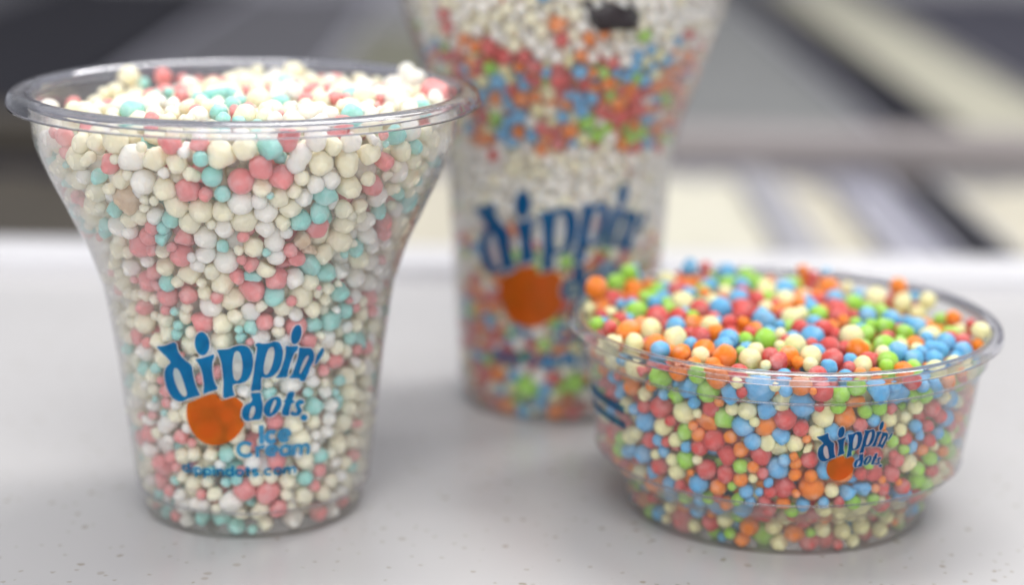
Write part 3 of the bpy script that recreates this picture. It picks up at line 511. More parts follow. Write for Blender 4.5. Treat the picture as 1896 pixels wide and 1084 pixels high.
def freezer_bin(x0, x1, y0, y1, zt, fill, wallm, label, fall=0.0):
    t = thing('freezer_bin', label, 'freezer bin', ((x0 + x1) / 2, (y0 + y1) / 2, -0.17), 'bins standing in the display freezer')
    cx, cyy, cz = t.location
    w = 0.003
    b = bmesh.new()
    for q in ((x0, x1, y0, y0 + w), (x0, x1, y1 - w, y1), (x0, x0 + w, y0 + w, y1 - w), (x1 - w, x1, y0 + w, y1 - w)):
        box(b, q[0] - cx, q[1] - cx, q[2] - cyy, q[3] - cyy, 0.004, zt + 0.17)
    box(b, x0 - cx, x1 - cx, y0 - cyy, y1 - cyy, 0.0, 0.004)
    bm_obj('tub', b, wallm, t)
    nx, ny = max(6, int((x1 - x0) / 0.006)), max(6, int((y1 - y0) / 0.006))
    nx, ny = min(nx, 70), min(ny, 90)
    v, f = [], []
    for i in range(nx + 1):
        for j in range(ny + 1):
            x = x0 + 0.0035 + (x1 - x0 - 0.007) * i / nx
            y = y0 + 0.0035 + (y1 - y0 - 0.007) * j / ny
            z = zt - 0.006 + 0.004 * noise.noise(Vector((x * 40, y * 40, 3))) + 0.003 * noise.noise(Vector((x * 150, y * 150, 9))) - fall * (i / nx)
            v.append((x - cx, y - cyy, z - cz))
    for i in range(nx):
        for j in range(ny):
            a = i * (ny + 1) + j
            f.append((a, a + ny + 1, a + ny + 2, a + 1))
    mesh_obj('contents', v, f, fill, t)
    return t


freezer_bin(-0.098, 0.0, 0.665, 0.926, -0.026, M['tan_fill'], M['lav'], 'front bin of tan frozen product seen between the two tall cups')
freezer_bin(0.002, 0.113, 0.665, 0.926, -0.026, M['cream_fill'], M['lav'], 'front bin of bright cream product just past the back cup')
freezer_bin(0.1255, 0.157, 0.665, 0.926, -0.028, M['tan_fill'], M['lav'], 'narrow front bin of tan product beside the pale empty bin')
freezer_bin(0.159, 0.183, 0.665, 0.926, -0.028, M['lav'], M['lav'], 'narrow front bin with bare lavender grey lid')
freezer_bin(0.206, 0.32, 0.665, 0.926, -0.028, M['tan_fill'], M['steel'], 'front bin of dull tan product beyond the dark gap above the bowl')
freezer_bin(-0.33, -0.124, 0.665, 0.926, -0.028, M['brown_fill'], M['slate'], 'dark brown front bin to the side of the pastel cup')
freezer_bin(-0.267, -0.13, 0.985, 1.95, -0.030, M['dim_fill'], M['lav'], 'rear grey bin beside the wide dark rail')
freezer_bin(-0.128, 0.02, 1.02, 1.62, -0.032, M['olive_fill'], M['steel'], 'rear bin of dark olive product behind the pastel cup')
freezer_bin(0.022, 0.214, 0.985, 1.95, -0.030, M['grey_fill'], M['lav'], 'rear grey bin behind the tall cup')
freezer_bin(0.256, 0.338, 0.985, 2.05, -0.028, M['rear_fill'], M['steel'], 'long rear bin of cream product beside the slanting dark rail')
freezer_bin(0.377, 0.62, 0.985, 2.05, -0.032, M['slate'], M['steel'], 'rear bin with dark slate lid at the far end of the freezer')
freezer_bin(-0.60, -0.452, 0.985, 2.05, -0.032, M['dim_fill'], M['slate'], 'rear grey bin beyond the wide dark rail')


# ------------------------------------------------------------------ cups
CUP = {'A': (-0.0545, 0.3822), 'B': (0.0575, 0.3875), 'C': (0.0112, 0.4608)}
PROFILE = {'A': PROFILE_A, 'B': PROFILE_B, 'C': PROFILE_C}
STEP = {'A': 6.2, 'B': 12.9, 'C': 6.2}
WALL = 0.5
RIM = {  # lip cross-section (r, z) in mm: a flange turned down at its outer edge
    'A': [(43.0, 86.9), (43.05, 88.2), (43.5, 88.75), (44.5, 88.9), (46.0, 88.75), (46.7, 88.2), (46.95, 87.3), (47.1, 86.4), (47.6, 86.4), (47.55, 87.4), (47.25, 88.5), (46.4, 89.25), (44.6, 89.45), (43.2, 89.3), (42.6, 88.7), (42.5, 86.9)],
    'B': [(42.9, 40.1), (42.95, 40.9), (43.4, 41.4), (44.2, 41.45), (44.7, 41.1), (44.95, 40.4), (45.1, 39.6), (45.6, 39.6), (45.6, 40.5), (45.35, 41.5), (44.5, 42.0), (43.2, 42.0), (42.5, 41.5), (42.4, 40.1)],
    'C': [(43.0, 122.9), (43.05, 124.2), (43.5, 124.75), (44.5, 124.9), (46.0, 124.75), (46.7, 124.2), (46.95, 123.3), (47.1, 122.4), (47.6, 122.4), (47.55, 123.4), (47.25, 124.5), (46.4, 125.25), (44.6, 125.45), (43.2, 125.3), (42.6, 124.7), (42.5, 122.9)],
}


def subdiv_closed(p, n=2):
    p = [Vector((a, b, 0)) for a, b in p]
    for _ in range(n):
        q = []
        for i in range(len(p)):
            a, b = p[i], p[(i + 1) % len(p)]
            q += [a * 0.75 + b * 0.25, a * 0.25 + b * 0.75]
        p = q
    return [(v.x, v.y) for v in p]


def build_cup(key, name, label, cat):
    t = thing(name, label, cat, (*CUP[key], 0.0))
    sp = smooth_prof(PROFILE[key])
    zr = min(z for r, z in RIM[key])
    out = [(r, z) for r, z in sp if STEP[key] <= z < zr + 0.5]
    inn = [(r - WALL, z) for r, z in out]
    prof = out + [(out[-1][0] - WALL / 2, out[-1][1] + 0.1)] + inn[::-1]
    v, f = revolve(prof, 160, True)
    mesh_obj('wall', v, f, M['frosted' if key == 'C' else 'wall'], t)
    ob = [(r, z) for r, z in sp if z < STEP[key] - 0.02] + [(np.interp(STEP[key], [q[1] for q in sp], [q[0] for q in sp]), STEP[key] - 0.03)]
    top = ob[-1]
    ib = [(r - 0.7, max(z, 0.9)) for r, z in ob if z > 1.0]
    prof = [(0.0, 0.35), (ob[0][0] * 0.9, 0.3), (ob[0][0] - 0.6, 0.02)] + ob + [(top[0] - 0.5, top[1] + 0.0)] + ib[::-1] + [(ib[0][0] - 0.6, 0.85), (0.0, 0.9)]
    v, f = revolve(prof, 160)
    mesh_obj('base', v, f, M['base'], t)
    v, f = revolve(subdiv_closed(RIM[key]), 192, True)
    mesh_obj('rim', v, f, M['rim'], t)
    for zc in {'A': (6.3,), 'B': (13.15, 35.2), 'C': (6.4,)}[key]:
        rc = np.interp(zc, [q[1] for q in sp], [q[0] for q in sp]) + 0.12
        v, f = revolve([(rc + 0.26 * math.cos(a), zc + 0.26 * math.sin(a)) for a in np.linspace(0, 2 * math.pi, 9)[:-1]], 160, True)
        mesh_obj('moulded_ring', v, f, M['rim'], t)
    return t


cupA = build_cup('A', 'plastic_cup', 'flared clear cup of pastel pink, teal and cream ice cream beads', 'cup')
cupB = build_cup('B', 'plastic_bowl', 'low wide clear bowl of rainbow ice cream beads', 'bowl')
cupC = build_cup('C', 'plastic_cup', 'taller blurred cup of layered white and rainbow beads behind the bowl', 'cup')


# printed logos -----------------------------------------------------
def chaikin(p, n=1):
    p = [Vector((a, b)) for a, b in p]
    for _ in range(n):
        q = []
        for i in range(len(p)):
            a, b = p[i], p[(i + 1) % len(p)]
            q += [a * 0.78 + b * 0.22, a * 0.22 + b * 0.78]
        p = q
    return p


def inside(p, loops):
    c = False
    for L in loops:
        j = len(L) - 1
        for i in range(len(L)):
            if (L[i].y > p.y) != (L[j].y > p.y) and p.x < (L[j].x - L[i].x) * (p.y - L[i].y) / (L[j].y - L[i].y) + L[i].x:
                c = not c
            j = i
    return c


def offset_loop(L, d):
    area = sum(L[i - 1].x * L[i].y - L[i].x * L[i - 1].y for i in range(len(L)))
    s = 1 if area > 0 else -1
    out = []
    for i in range(len(L)):
        t = L[(i + 1) % len(L)] - L[i - 1]
        if t.length < 1e-9:
            out.append(L[i].copy())
            continue
        t.normalize()
        out.append(L[i] + Vector((t.y, -t.x)) * d * s)
    return out


def fill2d(shapes, grid=1.2, union=False):
    """shapes: list of loop-lists. Returns verts2d, tris covering them (even-odd per shape, union over shapes)."""
    V, E = [], []
    for loops in shapes:
        for L in loops:
            b = len(V)
            V += L
            E += [(b + i, b + (i + 1) % len(L)) for i in range(len(L))]
    xs, ys = [p.x for p in V], [p.y for p in V]
    x = min(xs)
    while x < max(xs):
        y = min(ys)
        while y < max(ys):
            V.append(Vector((x + 0.013, y + 0.017)))
            y += grid
        x += grid
    r = delaunay_2d_cdt(V, E, [], 0, 1e-5)
    tris = []
    for fc in r[2]:
        c = sum((r[0][i] for i in fc), Vector((0, 0))) / len(fc)
        if any(inside(c, s) for s in shapes):
            tris.append(tuple(fc))
    return r[0], tris


def on_cup(key, parent, name, v2, tris, mat, th0, z0, sc, off):
    """Wrap flat artwork (mm) round the outside of a cup."""
    p = np.array(PROFILE[key])
    rref = np.interp(z0, p[:, 0], p[:, 1]) if key != 'A' else 27.0
    vs = []
    for q in v2:
        z = z0 + q.y * sc
        th = th0 + q.x * sc / rref
        r = np.interp(z, p[:, 0], p[:, 1]) + off
        vs.append((r * math.sin(th) * MM, -r * math.cos(th) * MM, z * MM))
    used = sorted({i for t in tris for i in t})
    mp = {u: i for i, u in enumerate(used)}
    return mesh_obj(name, [vs[u] for u in used], [tuple(mp[i] for i in t) for t in tris], mat, parent)


def arc(cx, cy, rx, ry, a0, a1, n=12):
    return [(cx + rx * math.cos(math.radians(a0 + (a1 - a0) * i / n)), cy + ry * math.sin(math.radians(a0 + (a1 - a0) * i / n))) for i in range(n + 1)]


GLYPH = {  # letter: (advance, strokes), cap height 1, x height 0.68
    'I': (0.34, [[(0.17, 0), (0.17, 1)]]),
    'C': (0.98, [arc(0.5, 0.5, 0.38, 0.45, 45, 315)]),
    'c': (0.66, [arc(0.34, 0.33, 0.25, 0.30, 50, 310)]),
    'e': (0.70, [[(0.10, 0.33), (0.60, 0.33)] + arc(0.35, 0.33, 0.25, 0.30, 0, 310)]),
    'r': (0.50, [[(0.12, 0), (0.12, 0.66)], arc(0.36, 0.36, 0.24, 0.27, 180, 70, 6)]),
    'a': (0.70, [arc(0.34, 0.33, 0.24, 0.30, 0, 360, 16), [(0.59, 0), (0.59, 0.66)]]),
    'm': (1.02, [[(0.12, 0), (0.12, 0.66)], arc(0.32, 0.40, 0.20, 0.23, 180, 0, 8) + [(0.52, 0)], arc(0.72, 0.40, 0.20, 0.23, 180, 0, 8) + [(0.92, 0)]]),
    'd': (0.70, [arc(0.34, 0.33, 0.24, 0.30, 0, 360, 16), [(0.59, 0), (0.59, 1.0)]]),
    'i': (0.30, [[(0.15, 0), (0.15, 0.66)], [(0.15, 0.90), (0.15, 0.97)]]),
    'p': (0.70, [arc(0.36, 0.33, 0.24, 0.30, 0, 360, 16), [(0.12, -0.32), (0.12, 0.66)]]),
    'n': (0.66, [[(0.12, 0), (0.12, 0.66)], arc(0.33, 0.40, 0.21, 0.23, 180, 0, 8) + [(0.54, 0)]]),
    'o': (0.70, [arc(0.35, 0.33, 0.25, 0.30, 0, 360, 16)]),
    't': (0.46, [[(0.22, 0.92), (0.22, 0.1), (0.36, 0.03)], [(0.06, 0.62), (0.40, 0.62)]]),
    's': (0.60, [arc(0.30, 0.48, 0.19, 0.16, 30, 270, 8) + arc(0.30, 0.16, 0.19, 0.16, 90, -150, 8)]),
    '.': (0.30, [[(0.15, 0.02), (0.15, 0.07)]]),
}


def ribbons(text, base, cap, w):
    base = [Vector(b) for b in base]
    seg = [(base[i + 1] - base[i]).length for i in range(len(base) - 1)]
    tot = sum(seg)
    adv = sum(GLYPH[c][0] for c in text)
    kx = tot / adv

    def at(u):
        for i, s in enumerate(seg):
            if u <= s or i == len(seg) - 1:
                d = (base[i + 1] - base[i]).normalized()
                return base[i] + d * u, Vector((-d.y, d.x))
            u -= s

    out, x = [], 0.0
    for c in text:
        a, st = GLYPH[c]
        for s in st:
            pts = []
            for px, py in s:
                b, nrm = at((x + px) * kx)
                pts.append(b + nrm * py * cap)
            hw = w * cap * 0.5
            for i in range(len(pts) - 1):
                d = (pts[i + 1] - pts[i])
                if d.length < 1e-6:
                    continue
                d.normalize()
                nn = Vector((-d.y, d.x)) * hw
                e = d * hw * 0.35
                out.append([[pts[i] - e + nn, pts[i] - e - nn, pts[i + 1] + e - nn, pts[i + 1] + e + nn]])
        x += a
    return out


LET = [[chaikin(o)] + ([chaikin(h)] if h else []) for c, o, h in LOGO if c == 'b']
BALL = [[chaikin(o)] for c, o, h in LOGO if c == 'o']
HALO = [[offset_loop(s[0], 0.28)] for s in LET]
v_let, t_let = [], []
ART = {'lettering': fill2d(LET), 'ball': fill2d(BALL), 'halo': fill2d(HALO)}
TXT1 = fill2d([r for L in SCRIPT_LINES if L[0] in ('Ice', 'Cream') for r in ribbons(*L)], 3.0)
TXT2 = fill2d([r for L in SCRIPT_LINES if L[0] not in ('Ice', 'Cream') for r in ribbons(*L)], 3.0)


def print_logo(key, parent, th_deg, z0, sc, small_text):
    root = on_cup(key, parent, 'printed_logo', *ART['lettering'], M['blue_ink' if key == 'A' else 'navy_ink'], math.radians(th_deg), z0, sc, 0.11)
    on_cup(key, root, 'printed_ball', *ART['ball'], M['orange_ink'], math.radians(th_deg), z0, sc, 0.055)
    on_cup(key, root, 'letter_outline', *ART['halo'], M['halo_ink'], math.radians(th_deg), z0, sc, 0.08)
    if small_text:
        on_cup(key, root, 'flavour_lettering', *TXT1, M['pale_blue_ink'], math.radians(th_deg), z0, sc, 0.11)
        on_cup(key, root, 'address_lettering', *TXT2, M['blue_ink'], math.radians(th_deg), z0, sc, 0.11)


print_logo('A', cupA, math.degrees(1.3629 / 27), 33.968, 1.0, True)
print_logo('C', cupC, 0.3, 42.2, 1.40, True)
print_logo('B', cupB, 13.3, 24.9, 0.48, False)
# two blue bars printed round the side of the bowl
for zc, hgt in ((27.0, 1.8), (23.6, 1.6)):
    bar = [[[Vector((x, hgt * 0.5)) for x in np.linspace(-9, 9, 24)] + [Vector((x, -hgt * 0.5)) for x in np.linspace(9, -9, 24)]]]
    on_cup('B', cupB, 'printed_bar', *fill2d(bar), M['soft_ink'], math.radians(-70), zc, 1.0, 0.11)


# ------------------------------------------------------------------ ice cream beads
def r_in(key, z):
    p = np.array(PROFILE[key])
    return np.interp(z, p[:, 0], p[:, 1]) - WALL


def heap(key, x, y):
    if key == 'A':
        return 85.2 + 2.2 * np.clip(1 - (x * x + y * y) / 42 ** 2, 0, 1) + 0.03 * x - 3.5 * np.clip((-0.86 * x + 0.5 * y - 25) / 14, 0, 1)
    if key == 'B':
        return 39.4 + 2.0 * np.clip(1 - (x * x + y * y) / 41 ** 2, 0, 1) - 0.03 * x - 4.5 * np.clip((0.72 * x + 0.69 * y - 24) / 14, 0, 1)
    return 112.0 + 0 * x


class Pack:
    """Fills one cup: marked beads first, then random beads against the wall, on the heap and behind, then relaxed."""

    def __init__(s, key, marks, seed):
        s.key, s.rng = key, np.random.default_rng(seed)
        s.P, s.r, s.k, s.pin = [], [], [], []
        s.cell, s.grid = 5.2, {}
        for m in marks.split(';'):
            a = m.split(',')
            s.put(np.array([float(q) / 10 for q in a[1:4]]), float(a[4]) / 10, a[0], True)
        for i in range(len(s.P)):   # a bead lying high on the heap rests on others
            p, r = s.P[i], s.r[i]
            z, top = p[2] - 1.5 * r, heap(key, p[0], p[1])
            while z > top - 3.0 and p[2] > top - 0.5:
                q = np.array([p[0] + s.rng.uniform(-1, 1), p[1] + s.rng.uniform(-1, 1), z])
                lim = r_in(key, z) - r
                h_ = math.hypot(q[0], q[1])
                if h_ > lim:
                    q[:2] *= lim / h_
                s.put(q, r * 0.95, s.k[i][0] + 'o' if s.rng.uniform() < 0.3 else ('Y' if key == 'A' else 'R') + 'o', True)
                z -= 1.5 * r

    def put(s, p, r, k, pin=False):
        i = len(s.P)
        s.P.append(p)
        s.r.append(r)
        s.k.append(k)
        s.pin.append(pin)
        s.grid.setdefault(tuple((p // s.cell).astype(int)), []).append(i)

    def free(s, p, r, tol):
        c = (p // s.cell).astype(int)
        for dx in (-1, 0, 1):
            for dy in (-1, 0, 1):
                for dz in (-1, 0, 1):
                    for i in s.grid.get((c[0] + dx, c[1] + dy, c[2] + dz), ()):
                        q = s.P[i]
                        d2 = (q[0] - p[0]) ** 2 + (q[1] - p[1]) ** 2 + (q[2] - p[2]) ** 2
                        m = (s.r[i] + r) * tol
                        if d2 < m * m:
                            return False
        return True

    def wall_layer(s, sizes, depth, tol, kind, zmax, th=(-math.pi, math.pi)):
        for r, tries in sizes:
            z = s.rng.uniform(1.0 + r, zmax, tries)
            t = s.rng.uniform(th[0], th[1], tries)
            R = r_in(s.key, z)
            sl = (r_in(s.key, z + 0.5) - r_in(s.key, z - 0.5))
            keep = s.rng.uniform(0, 44, tries) < R
            for i in np.nonzero(keep)[0]:
                rr = r * s.rng.uniform(0.84, 1.12)
                rho = R[i] - 0.91 * rr * math.sqrt(1 + sl[i] ** 2) - (s.rng.uniform(*depth) if depth else 0)
                if rho < 1:
                    continue
                p = np.array([rho * math.sin(t[i]), -rho * math.cos(t[i]), z[i]])
                if p[2] + rr * 0.4 > heap(s.key, p[0], p[1]):
                    continue
                if s.free(p, rr, tol):
                    s.put(p, rr, kind(p, s.rng))

    def top_layer(s, sizes, depth, tol, kind):
        for r, tries in sizes:
            q = s.rng.uniform(-44, 44, (tries, 2))
            for x, y in q:
                rr = r * s.rng.uniform(0.84, 1.12)
                z = heap(s.key, x, y) - 0.3 * rr - s.rng.uniform(*depth)
                if math.hypot(x, y) > r_in(s.key, z) - rr:
                    continue
                p = np.array([x, y, z])
                if s.free(p, rr, tol):
                    s.put(p, rr, kind(p, s.rng))

    def relax(s, it=18):
        P, r = np.array(s.P), np.array(s.r)
        w = np.where(s.pin, 0.06, 1.0)
        for n in range(it):
            if n % 6 == 0:
                kd = kdtree.KDTree(len(P))
                for i, p in enumerate(P):
                    kd.insert(p, i)
                kd.balance()
                I, J = [], []
                for i, p in enumerate(P):
                    for _, j, d in kd.find_range(p, r[i] + 2.9):
                        if j > i:
                            I.append(i)
                            J.append(j)
                I, J = np.array(I), np.array(J)
            d = P[J] - P[I]
            L = np.linalg.norm(d, axis=1) + 1e-9
            ov = (r[I] + r[J]) * (0.89 if s.key == 'A' else 0.93) - L
            m = ov > 0
            u = d[m] / L[m][:, None] * (ov[m] * 0.5)[:, None]
            a, b = I[m], J[m]
            ws = w[a] + w[b]
            np.add.at(P, a, -u * (w[a] / ws * 1.2)[:, None])
            np.add.at(P, b, u * (w[b] / ws * 1.2)[:, None])
            P[:, 2] = np.maximum(P[:, 2], 0.8 + 0.84 * r)
            lim = heap(s.key, P[:, 0], P[:, 1]) - 0.25 * r
            fr = ~np.array(s.pin)
            P[fr, 2] = np.minimum(P[fr, 2], lim[fr])
            sl = r_in(s.key, P[:, 2] + 0.5) - r_in(s.key, P[:, 2] - 0.5)
            R = r_in(s.key, P[:, 2]) - 0.91 * r * np.sqrt(1 + np.minimum(sl, 1.2) ** 2)
            rho = np.hypot(P[:, 0], P[:, 1])
            f = np.where(rho > R, R / np.maximum(rho, 1e-6), 1.0)
            P[:, 0] *= f
            P[:, 1] *= f
        s.P, s.r = P, r


def mixer(table, shapes):
    ks = list(table)
    pr = np.cumsum([table[k] for k in ks])
    ss = list(shapes)
    ps = np.cumsum([shapes[k] for k in ss])

    def f(p, g):
        return ks[int(np.searchsorted(pr, g.uniform(0, pr[-1])))] + ss[int(np.searchsorted(ps, g.uniform(0, ps[-1])))]
    return f


SHA = {'o': 0.44, 'h': 0.16, 'c': 0.15, 'l': 0.13, 'n': 0.12}
SHB = {'o': 0.80, 'h': 0.07, 'c': 0.05, 'l': 0.04, 'n': 0.04}
mixA = mixer({'Y': 0.54, 'W': 0.29, 'P': 0.11, 'T': 0.06}, SHA)
mixB = mixer({'R': 0.24, 'O': 0.19, 'B': 0.20, 'G': 0.17, 'L': 0.20}, SHB)
mixW = mixer({'W': 0.72, 'Y': 0.28}, SHB)
mixR = mixer({'R': 0.30, 'O': 0.24, 'B': 0.20, 'G': 0.12, 'L': 0.14}, SHB)


def mixC(p, g):
    z = p[2] + g.normal(0, 1.2) + 0.05 * p[0]
    if z > 91:
        return mixR(p, g) if g.uniform() < 0.05 else mixW(p, g)
    if z > 68:
        return mixR(p, g) if g.uniform() < 0.94 else mixW(p, g)
    if z > 45:
        return mixR(p, g) if g.uniform() < 0.02 else mixW(p, g)
    return mixR(p, g) if g.uniform() < 0.72 else mixW(p, g)


pkA = Pack('A', MARKS_A, 11)
pkA.wall_layer(((2.4, 1500), (2.1, 3000), (1.75, 5000), (1.3, 6000)), None, 0.84, mixA, 85)
pkA.top_layer(((2.4, 600), (2.0, 1500), (1.6, 1500)), (0.0, 0.8), 0.88, mixA)
pkA.wall_layer(((2.4, 4000), (2.0, 4000), (1.5, 3000)), (1.4, 3.0), 0.80, mixA, 84)
pkA.top_layer(((2.1, 1500), (1.6, 1500)), (2.6, 4.6), 0.84, mixA)
pkA.wall_layer(((2.3, 3500), (1.8, 3000)), (4.4, 7.5), 0.80, mixA, 82)
pkA.relax()

MARKS_B = MARKS_B.replace('Y', 'L')
MARKS_C = MARKS_C.replace('Y', 'L')
pkB = Pack('B', MARKS_B, 12)
pkB.wall_layer(((2.4, 1500), (2.0, 3000), (1.6, 5000), (1.25, 5000)), None, 0.88, mixB, 39)
pkB.top_layer(((2.3, 800), (1.9, 1500), (1.5, 1500)), (0.0, 0.8), 0.90, mixB)
pkB.wall_layer(((2.4, 3000), (1.9, 3000), (1.4, 2000)), (1.4, 3.0), 0.80, mixB, 38)
pkB.top_layer(((2.1, 2000), (1.7, 2000)), (2.4, 4.4), 0.84, mixB)
pkB.wall_layer(((2.2, 2500), (1.8, 2000)), (4.4, 7.5), 0.80, mixB, 36)
pkB.relax()

pkC = Pack('C', MARKS_C, 13)
pkC.wall_layer(((1.7, 5000), (1.45, 12000), (1.15, 16000)), None, 0.88, mixC, 111, (-2.0, 2.0))
pkC.wall_layer(((1.7, 9000), (1.4, 9000), (1.1, 9000)), (1.0, 2.2), 0.78, mixC, 111, (-2.0, 2.0))
pkC.wall_layer(((1.9, 6000),), (2.6, 5.0), 0.80, mixC, 111, (-2.1, 2.1))
pkC.wall_layer(((2.2, 5000),), None, 0.85, mixC, 111, (2.0, 4.3))
pkC.top_layer(((1.6, 4000),), (0.0, 1.0), 0.86, mixC)
pkC.relax(12)


# shapes ------------------------------------------------------------
def ico(sub):
    b = bmesh.new()
    bmesh.ops.create_icosphere(b, subdivisions=sub, radius=1.0)
    b.verts.ensure_lookup_table()
    v = np.array([tuple(x.co) for x in b.verts])
    f = np.array([[x.index for x in q.verts] for q in b.faces])
    b.free()
    v /= np.linalg.norm(v, axis=1)[:, None]
    return v, f


def nz(v, s, o):
    return np.array([noise.noise(Vector(p * s + o)) for p in v])


def ray_balls(v, balls):
    """distance along v from the origin to the far side of a union of balls (all holding or touching the origin's ball)"""
    best = np.zeros(len(v))
    for c, r in balls:
        c = np.array(c)
        b = v @ c
        disc = b * b - (c @ c - r * r)
        best = np.maximum(best, np.where(disc > 0, b + np.sqrt(np.maximum(disc, 0)), 0))
    return best


def shape(v, kind, i):
    o = np.array([13.7 * i, 5.1 * i, 9.3 * i])
    if kind == 'o':
        d = 1.03 + (0.20 if i > 6 else 0.07) * nz(v, 1.2, o) + (0.07 if i > 6 else 0.04) * nz(v, 3.2, o)
        g = np.random.default_rng(80 + i)
        for _ in range(5 if i > 6 else 2):          # pressed flat where it touched its neighbours
            q = g.normal(size=3)
            q /= np.linalg.norm(q)
            c = v @ q
            d = np.where(c > 1e-3, np.minimum(d, g.uniform(0.72 if i > 6 else 0.86, 0.98) / np.maximum(c, 1e-3)), d)
        d *= 1 - 0.06 * v[:, 2] ** 2 * (i % 2)
    elif kind == 'l':
        d = ray_balls(v, (((-0.30, 0, 0), 0.74), ((0.42, 0.1, 0), 0.66))) + 0.05 * nz(v, 1.6, o)
    elif kind == 'n':
        d = ray_balls(v, (((0, 0, 0), 0.92), ((0.72, 0.2, 0.1), 0.46 - 0.08 * (i % 2)))) + 0.03 * nz(v, 2.0, o)
    elif kind == 'h':
        d = 1 + 0.03 * nz(v, 1.5, o)
        c = v[:, 2]
        cut = 0.18 + 0.1 * (i % 3)
        d = np.where(c > 1e-3, np.minimum(d, (cut + 0.05 * nz(v, 2.5, o)) / np.maximum(c, 1e-3)), d)
    elif kind == 'c':
        d = np.full(len(v), 1.05)
        g = np.random.default_rng(50 + i)
        for _ in range(7):
            q = g.normal(size=3)
            q /= np.linalg.norm(q)
            c = v @ q
            d = np.where(c > 1e-3, np.minimum(d, g.uniform(0.45, 0.85) / np.maximum(c, 1e-3)), d)
        d *= 1 + 0.16 * nz(v, 2.6, o) + 0.06 * nz(v, 6.0, o)
    else:
        a = np.abs(v / np.array([1.1, 0.42, 0.5]))
        d = (a ** 6).sum(1) ** (-1 / 6) * (1 + 0.04 * nz(v, 2, o))
    return v * d[:, None]


HI, LO = ico(3), ico(2)
NVAR = {'o': 12, 'l': 3, 'n': 3, 'h': 3, 'c': 5, 'b': 1}
SH_HI, SH_LO = {}, {}
for kd_, nv in NVAR.items():
    for i in range(nv):
        SH_LO[kd_, i] = shape(LO[0], kd_, i + 1)
        me = bpy.data.meshes.new('bead_shape')
        me.from_pydata(shape(HI[0], kd_, i + 1).tolist(), [], HI[1].tolist())
        me.polygons.foreach_set('use_smooth', [True] * len(me.polygons))
        me.materials.append(BM['Y'])
        SH_HI[kd_, i] = me
SHAPE_WORD = {'o': 'round', 'l': 'double', 'n': 'knobbly', 'h': 'half', 'c': 'broken', 'b': 'flat bar'}


def rot_for(kind, g, p):
    """random turn; half beads show their flat face somewhere outward"""
    if kind == 'b':
        return Euler((0.2, 0.1, math.atan2(p[1], p[0]) + math.pi / 2)).to_matrix()
    if kind == 'h' and g.uniform() < 0.6:
        n = Vector((p[0] + g.normal() * 18, p[1] + g.normal() * 18, g.normal() * 22 + 8)).normalized()
        return Vector((0, 0, 1)).rotation_difference(n).to_matrix()
    return Euler(tuple(g.uniform(0, 6.28, 3))).to_matrix()


WTOT, HTOT = 1896, 1084


def view(Pw):
    d = Pw - np.array([0, 0, CAM_H])
    z = d @ np.array(_fw)
    return np.stack([WTOT / 2 + FPX * (d @ np.array(RT)) / z, HTOT / 2 - FPX * (d @ np.array(UP)) / z], 1), z


def seen_area(pk, key, others=()):
    """rough share of each bead that the camera sees, times its size: sample points on its disc against nearer beads"""
    Pw = pk.P * MM + np.array([*CUP[key], 0])
    uv, z = view(Pw)
    rp = pk.r * MM * FPX / z
    front = np.argsort(z)
    sc = np.zeros(len(z))
    offs = [(0, 0), (0.55, 0), (-0.55, 0), (0, 0.55), (0, -0.55)]
    for i in range(len(z)):
        if not (-rp[i] < uv[i, 0] < WTOT + rp[i] and -rp[i] < uv[i, 1] < HTOT + rp[i]):
            continue
        near = np.nonzero((np.abs(uv[:, 0] - uv[i, 0]) < rp + rp[i]) & (np.abs(uv[:, 1] - uv[i, 1]) < rp + rp[i]) & (z < z[i] - 0.0001))[0]
        hit_ = 0
        for ox, oy in offs:
            q = uv[i] + np.array([ox, oy]) * rp[i]
            if not (0 <= q[0] < WTOT and 0 <= q[1] < HTOT):
                continue
            if len(near) == 0 or not ((np.hypot(uv[near, 0] - q[0], uv[near, 1] - q[1]) < rp[near] * 0.97)).any():
                if all((np.hypot(U[:, 0] - q[0], U[:, 1] - q[1]) > Rr).all() for U, Rr in others):
                    hit_ += 1
        sc[i] = hit_ / 5 * rp[i] ** 2
    return sc, uv, rp, z


PLACE = {'A': 'flared cup', 'B': 'bowl', 'C': 'back cup'}
GROUP = {'A': 'pastel beads in the flared cup', 'B': 'rainbow beads in the low bowl', 'C': 'layered beads in the tall back cup'}


def zone(key, p, ispin_top):
    th = math.degrees(math.atan2(p[0], -p[1]))
    hz = {'A': 84.0, 'B': 38.6, 'C': 200}[key]
    if p[2] > hz or (math.hypot(p[0], p[1]) < r_in(key, p[2]) - 6 and p[2] > hz - 3):
        d = 'front' if p[1] < -14 else 'back' if p[1] > 14 else 'middle'
        s = 'left' if p[0] < -13 else 'right' if p[0] > 13 else ''
        return ('heap ' + d + ' ' + s).strip()
    f = p[2] / {'A': 86, 'B': 40, 'C': 112}[key]
    a = 'foot' if p[2] < STEP[key] + 1 else 'low' if f < 0.35 else 'mid' if f < 0.68 else 'upper'
    b = 'far left' if th < -50 else 'left' if th < -17 else 'centre' if th < 17 else 'right' if th < 50 else 'far right'
    return a + ' ' + b


